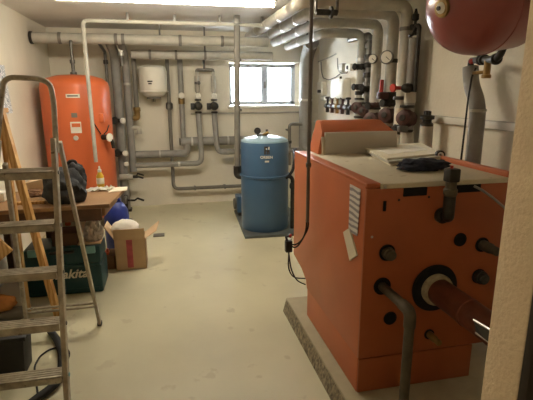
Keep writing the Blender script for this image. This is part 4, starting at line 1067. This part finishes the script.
# items on the tool case
q = A(92.5, 226, Y=3.66)
t = MB().blob((q.x-.0, 3.68, czt+.07), (.075, .09, .11), 6, .25, 7, 4, True).build('clear_plastic_bag', 'clearbag'); tag(t, 'crumpled clear plastic bag on the tool case under the table end', 'bag')
t = MB().box((cx0+.2, cyf+.06, czt+.0005), (cx1-.17, cyf+.26, czt+.1), .004).build('carton', mat('dark_carton', (92, 66, 46), .85)); tag(t, 'low dark brown carton on the tool case under the worktable', 'carton')
t = MB().slab([(cx1-.17, cyf+.05, czt+.0005), (cx1-.0, cyf+.05, czt+.0005), (cx1-.0, cyf+.25, czt+.0005), (cx1-.17, cyf+.25, czt+.0005)], .01, Z_).build('cardboard_sheet', 'card'); tag(t, 'flat cardboard sheet under the clear plastic bag', 'cardboard')

# ------------------------------------------------------------------ wooden trestle behind the ladder
tr = thing('wooden_trestle', (-1.05, 3.22, 0), 'pale pine folding trestle standing behind the aluminium ladder', 'trestle')
YT = 3.2
def beam(p, q, w, d, name, m='wood'):
    p, q = V(p), V(q); t_ = (q-p).normalized(); sy = (Y_-t_*Y_.dot(t_)).normalized(); sx = sy.cross(t_)
    b = MB(); vs = []
    for e in (p, q):
        for a_, c_ in ((-1, -1), (1, -1), (1, 1), (-1, 1)): vs.append(e+sx*a_*w/2+sy*c_*d/2)
    b._add(vs, [(3, 2, 1, 0), (4, 5, 6, 7), (0, 1, 5, 4), (1, 2, 6, 5), (2, 3, 7, 6), (3, 0, 4, 7)])
    return b.build(name, m, tr)
f0 = A(59, 312, Z=0); tp = A(1, 113, Y=YT)
dirv = (V((tp.x, YT, tp.z))-V((f0.x, YT, 0)))
top_t = V((f0.x, YT, 0))+dirv*1.02
beam((f0.x, YT, 0), top_t, .04, .06, 'front_leg')
q0, q1 = A(27, 305, Y=3.27), A(10, 180, Y=3.27)
d2 = V((q1.x-q0.x, 0, q1.z-q0.z)); ba = V((q0.x, 3.27, q0.z))-d2*(q0.z/d2.z)
beam(ba, ba+d2*((top_t.z-.02)/d2.z), .03, .05, 'rear_leg')
xl2 = f0.x-.45
beam((-1.3, YT, 0), (top_t.x-.02, YT, top_t.z-.03), .04, .06, 'front_leg')
MB().box((top_t.x-.06, YT-.03, top_t.z-.03), (top_t.x+.02, 3.3, top_t.z), .004).build('top_block', 'wood', tr)
MB().box((A(-40, 250, Y=YT).x, YT-.06, A(5, 262, Y=YT).z-.02), (A(8, 250, Y=YT).x, YT-.032, A(5, 230, Y=YT).z), .004, Matrix.Rotation(math.radians(-38), 3, 'Y')).build('cross_board', 'wood', tr)
# patterned sheet pinned to the left wall
e0, e1 = A(11.5, 113, X=XL+.01), A(9, 66, X=XL+.01)
b = MB(); n = 10; vs = []; fs = []
for i in range(n+1):
    for j in range(n+1):
        u, w = i/n, j/n
        vs.append(V((XL-.001+.012*w*w*abs(mnoise.noise(V((u*3, w*3, 2))))+.02*w*w*u*u, e0.y-.42+.42*u, e1.z+(e0.z-e1.z)*w)))
for i in range(n):
    for j in range(n): o = i*(n+1)+j; fs.append((o, o+1, o+n+2, o+n+1))
b._add(vs, fs)
ex_ = bmesh.ops.extrude_face_region(b.bm, geom=b.bm.faces[:])
for v_ in [g for g in ex_['geom'] if isinstance(g, bmesh.types.BMVert)]: v_.co.x += .003
t = b.build('patterned_sheet', 'poster'); tag(t, 'white and grey patterned sheet on the left wall at the edge of view', 'sheet')

# ------------------------------------------------------------------ lower left: crate, tool, hoses
q0 = A(29, 376, Z=0)
kx1 = q0.x; ky0 = q0.y; kz = A(25, 337, Y=ky0).z
cr = thing('crate', (kx1-.2, ky0+.07, 0), 'black plastic crate on the floor behind the lowest ladder treads', 'crate')
b = MB().prism([(kx1-.42, 0), (kx1-.02, 0), (kx1, kz), (kx1-.44, kz)], 1, ky0, ky0+.15, .008); b.build('tub', 'black', cr)
MB().box((kx1-.45, ky0-.012, kz-.022), (kx1+.012, ky0+.162, kz+.004), .006).build('rim', 'black', cr)
q = A(22, 321, Z=0); tx, ty = q.x, q.y
pw = thing('power_tool', (tx-.12, ty+.06, 0), 'orange and grey hand tool lying on the floor behind the lower ladder treads', 'tool')
part(pw, 'grey_base', MB().box((tx-.17, ty, 0), (tx+.01, ty+.12, .07), .025), 'insul_d')
part(pw, 'orange_housing', MB().blob((tx-.15, ty+.06, .12), (.11, .06, .065), 3, .12, 4, 4), 'tan')
part(pw, 'black_grip', MB().box((tx-.27, ty+.01, .0), (tx-.13, ty+.11, .075), .015), 'black')
hp = [(50, 330), (58, 341), (62, 354), (62, 368), (57, 383), (46, 392), (32, 402), (16, 416)]
P_ = [A(x, y, Z=.027) for x, y in hp]
t = MB().tube(P_, .022, 14, .06).build('suction_hose', 'rubber'); tag(t, 'thick black hose curving on the floor under the ladder', 'hose')
hp = [(66, 362), (69, 357), (69.5, 352), (66, 347.5), (60, 347), (50, 349), (40, 356), (34.5, 366), (35, 376), (37, 388), (38, 396), (36, 410)]
P_ = [A(x, y, Z=.006) for x, y in hp]
for i in (3, 4): P_[i].z = .006
t = MB().tube([p+V((0, 0, 0.0)) for p in P_], .0055, 8, .03).build('power_cable', 'rubber'); tag(t, 'thin black cable looped on the floor under the ladder', 'cable')

# ------------------------------------------------------------------ light and world
w = bpy.data.worlds.new('world'); sc.world = w; w.use_nodes = True
bg = w.node_tree.nodes['Background']; bg.inputs['Color'].default_value = (.86, .93, 1, 1); bg.inputs['Strength'].default_value = 13.
ld = bpy.data.lights.new('corridor_lamp', 'POINT'); ld.energy = 4.5; ld.shadow_soft_size = .12; ld.color = (1, .86, .66)
lo_ = bpy.data.objects.new('corridor_lamp', ld); COL.objects.link(lo_); lo_.location = (-1.1, .1, 2.05)
sc.view_settings.view_transform = 'Standard'; sc.view_settings.look = 'None'; sc.view_settings.gamma = 1
sc.view_settings.use_curve_mapping = False
sc.view_settings.exposure = 1.35
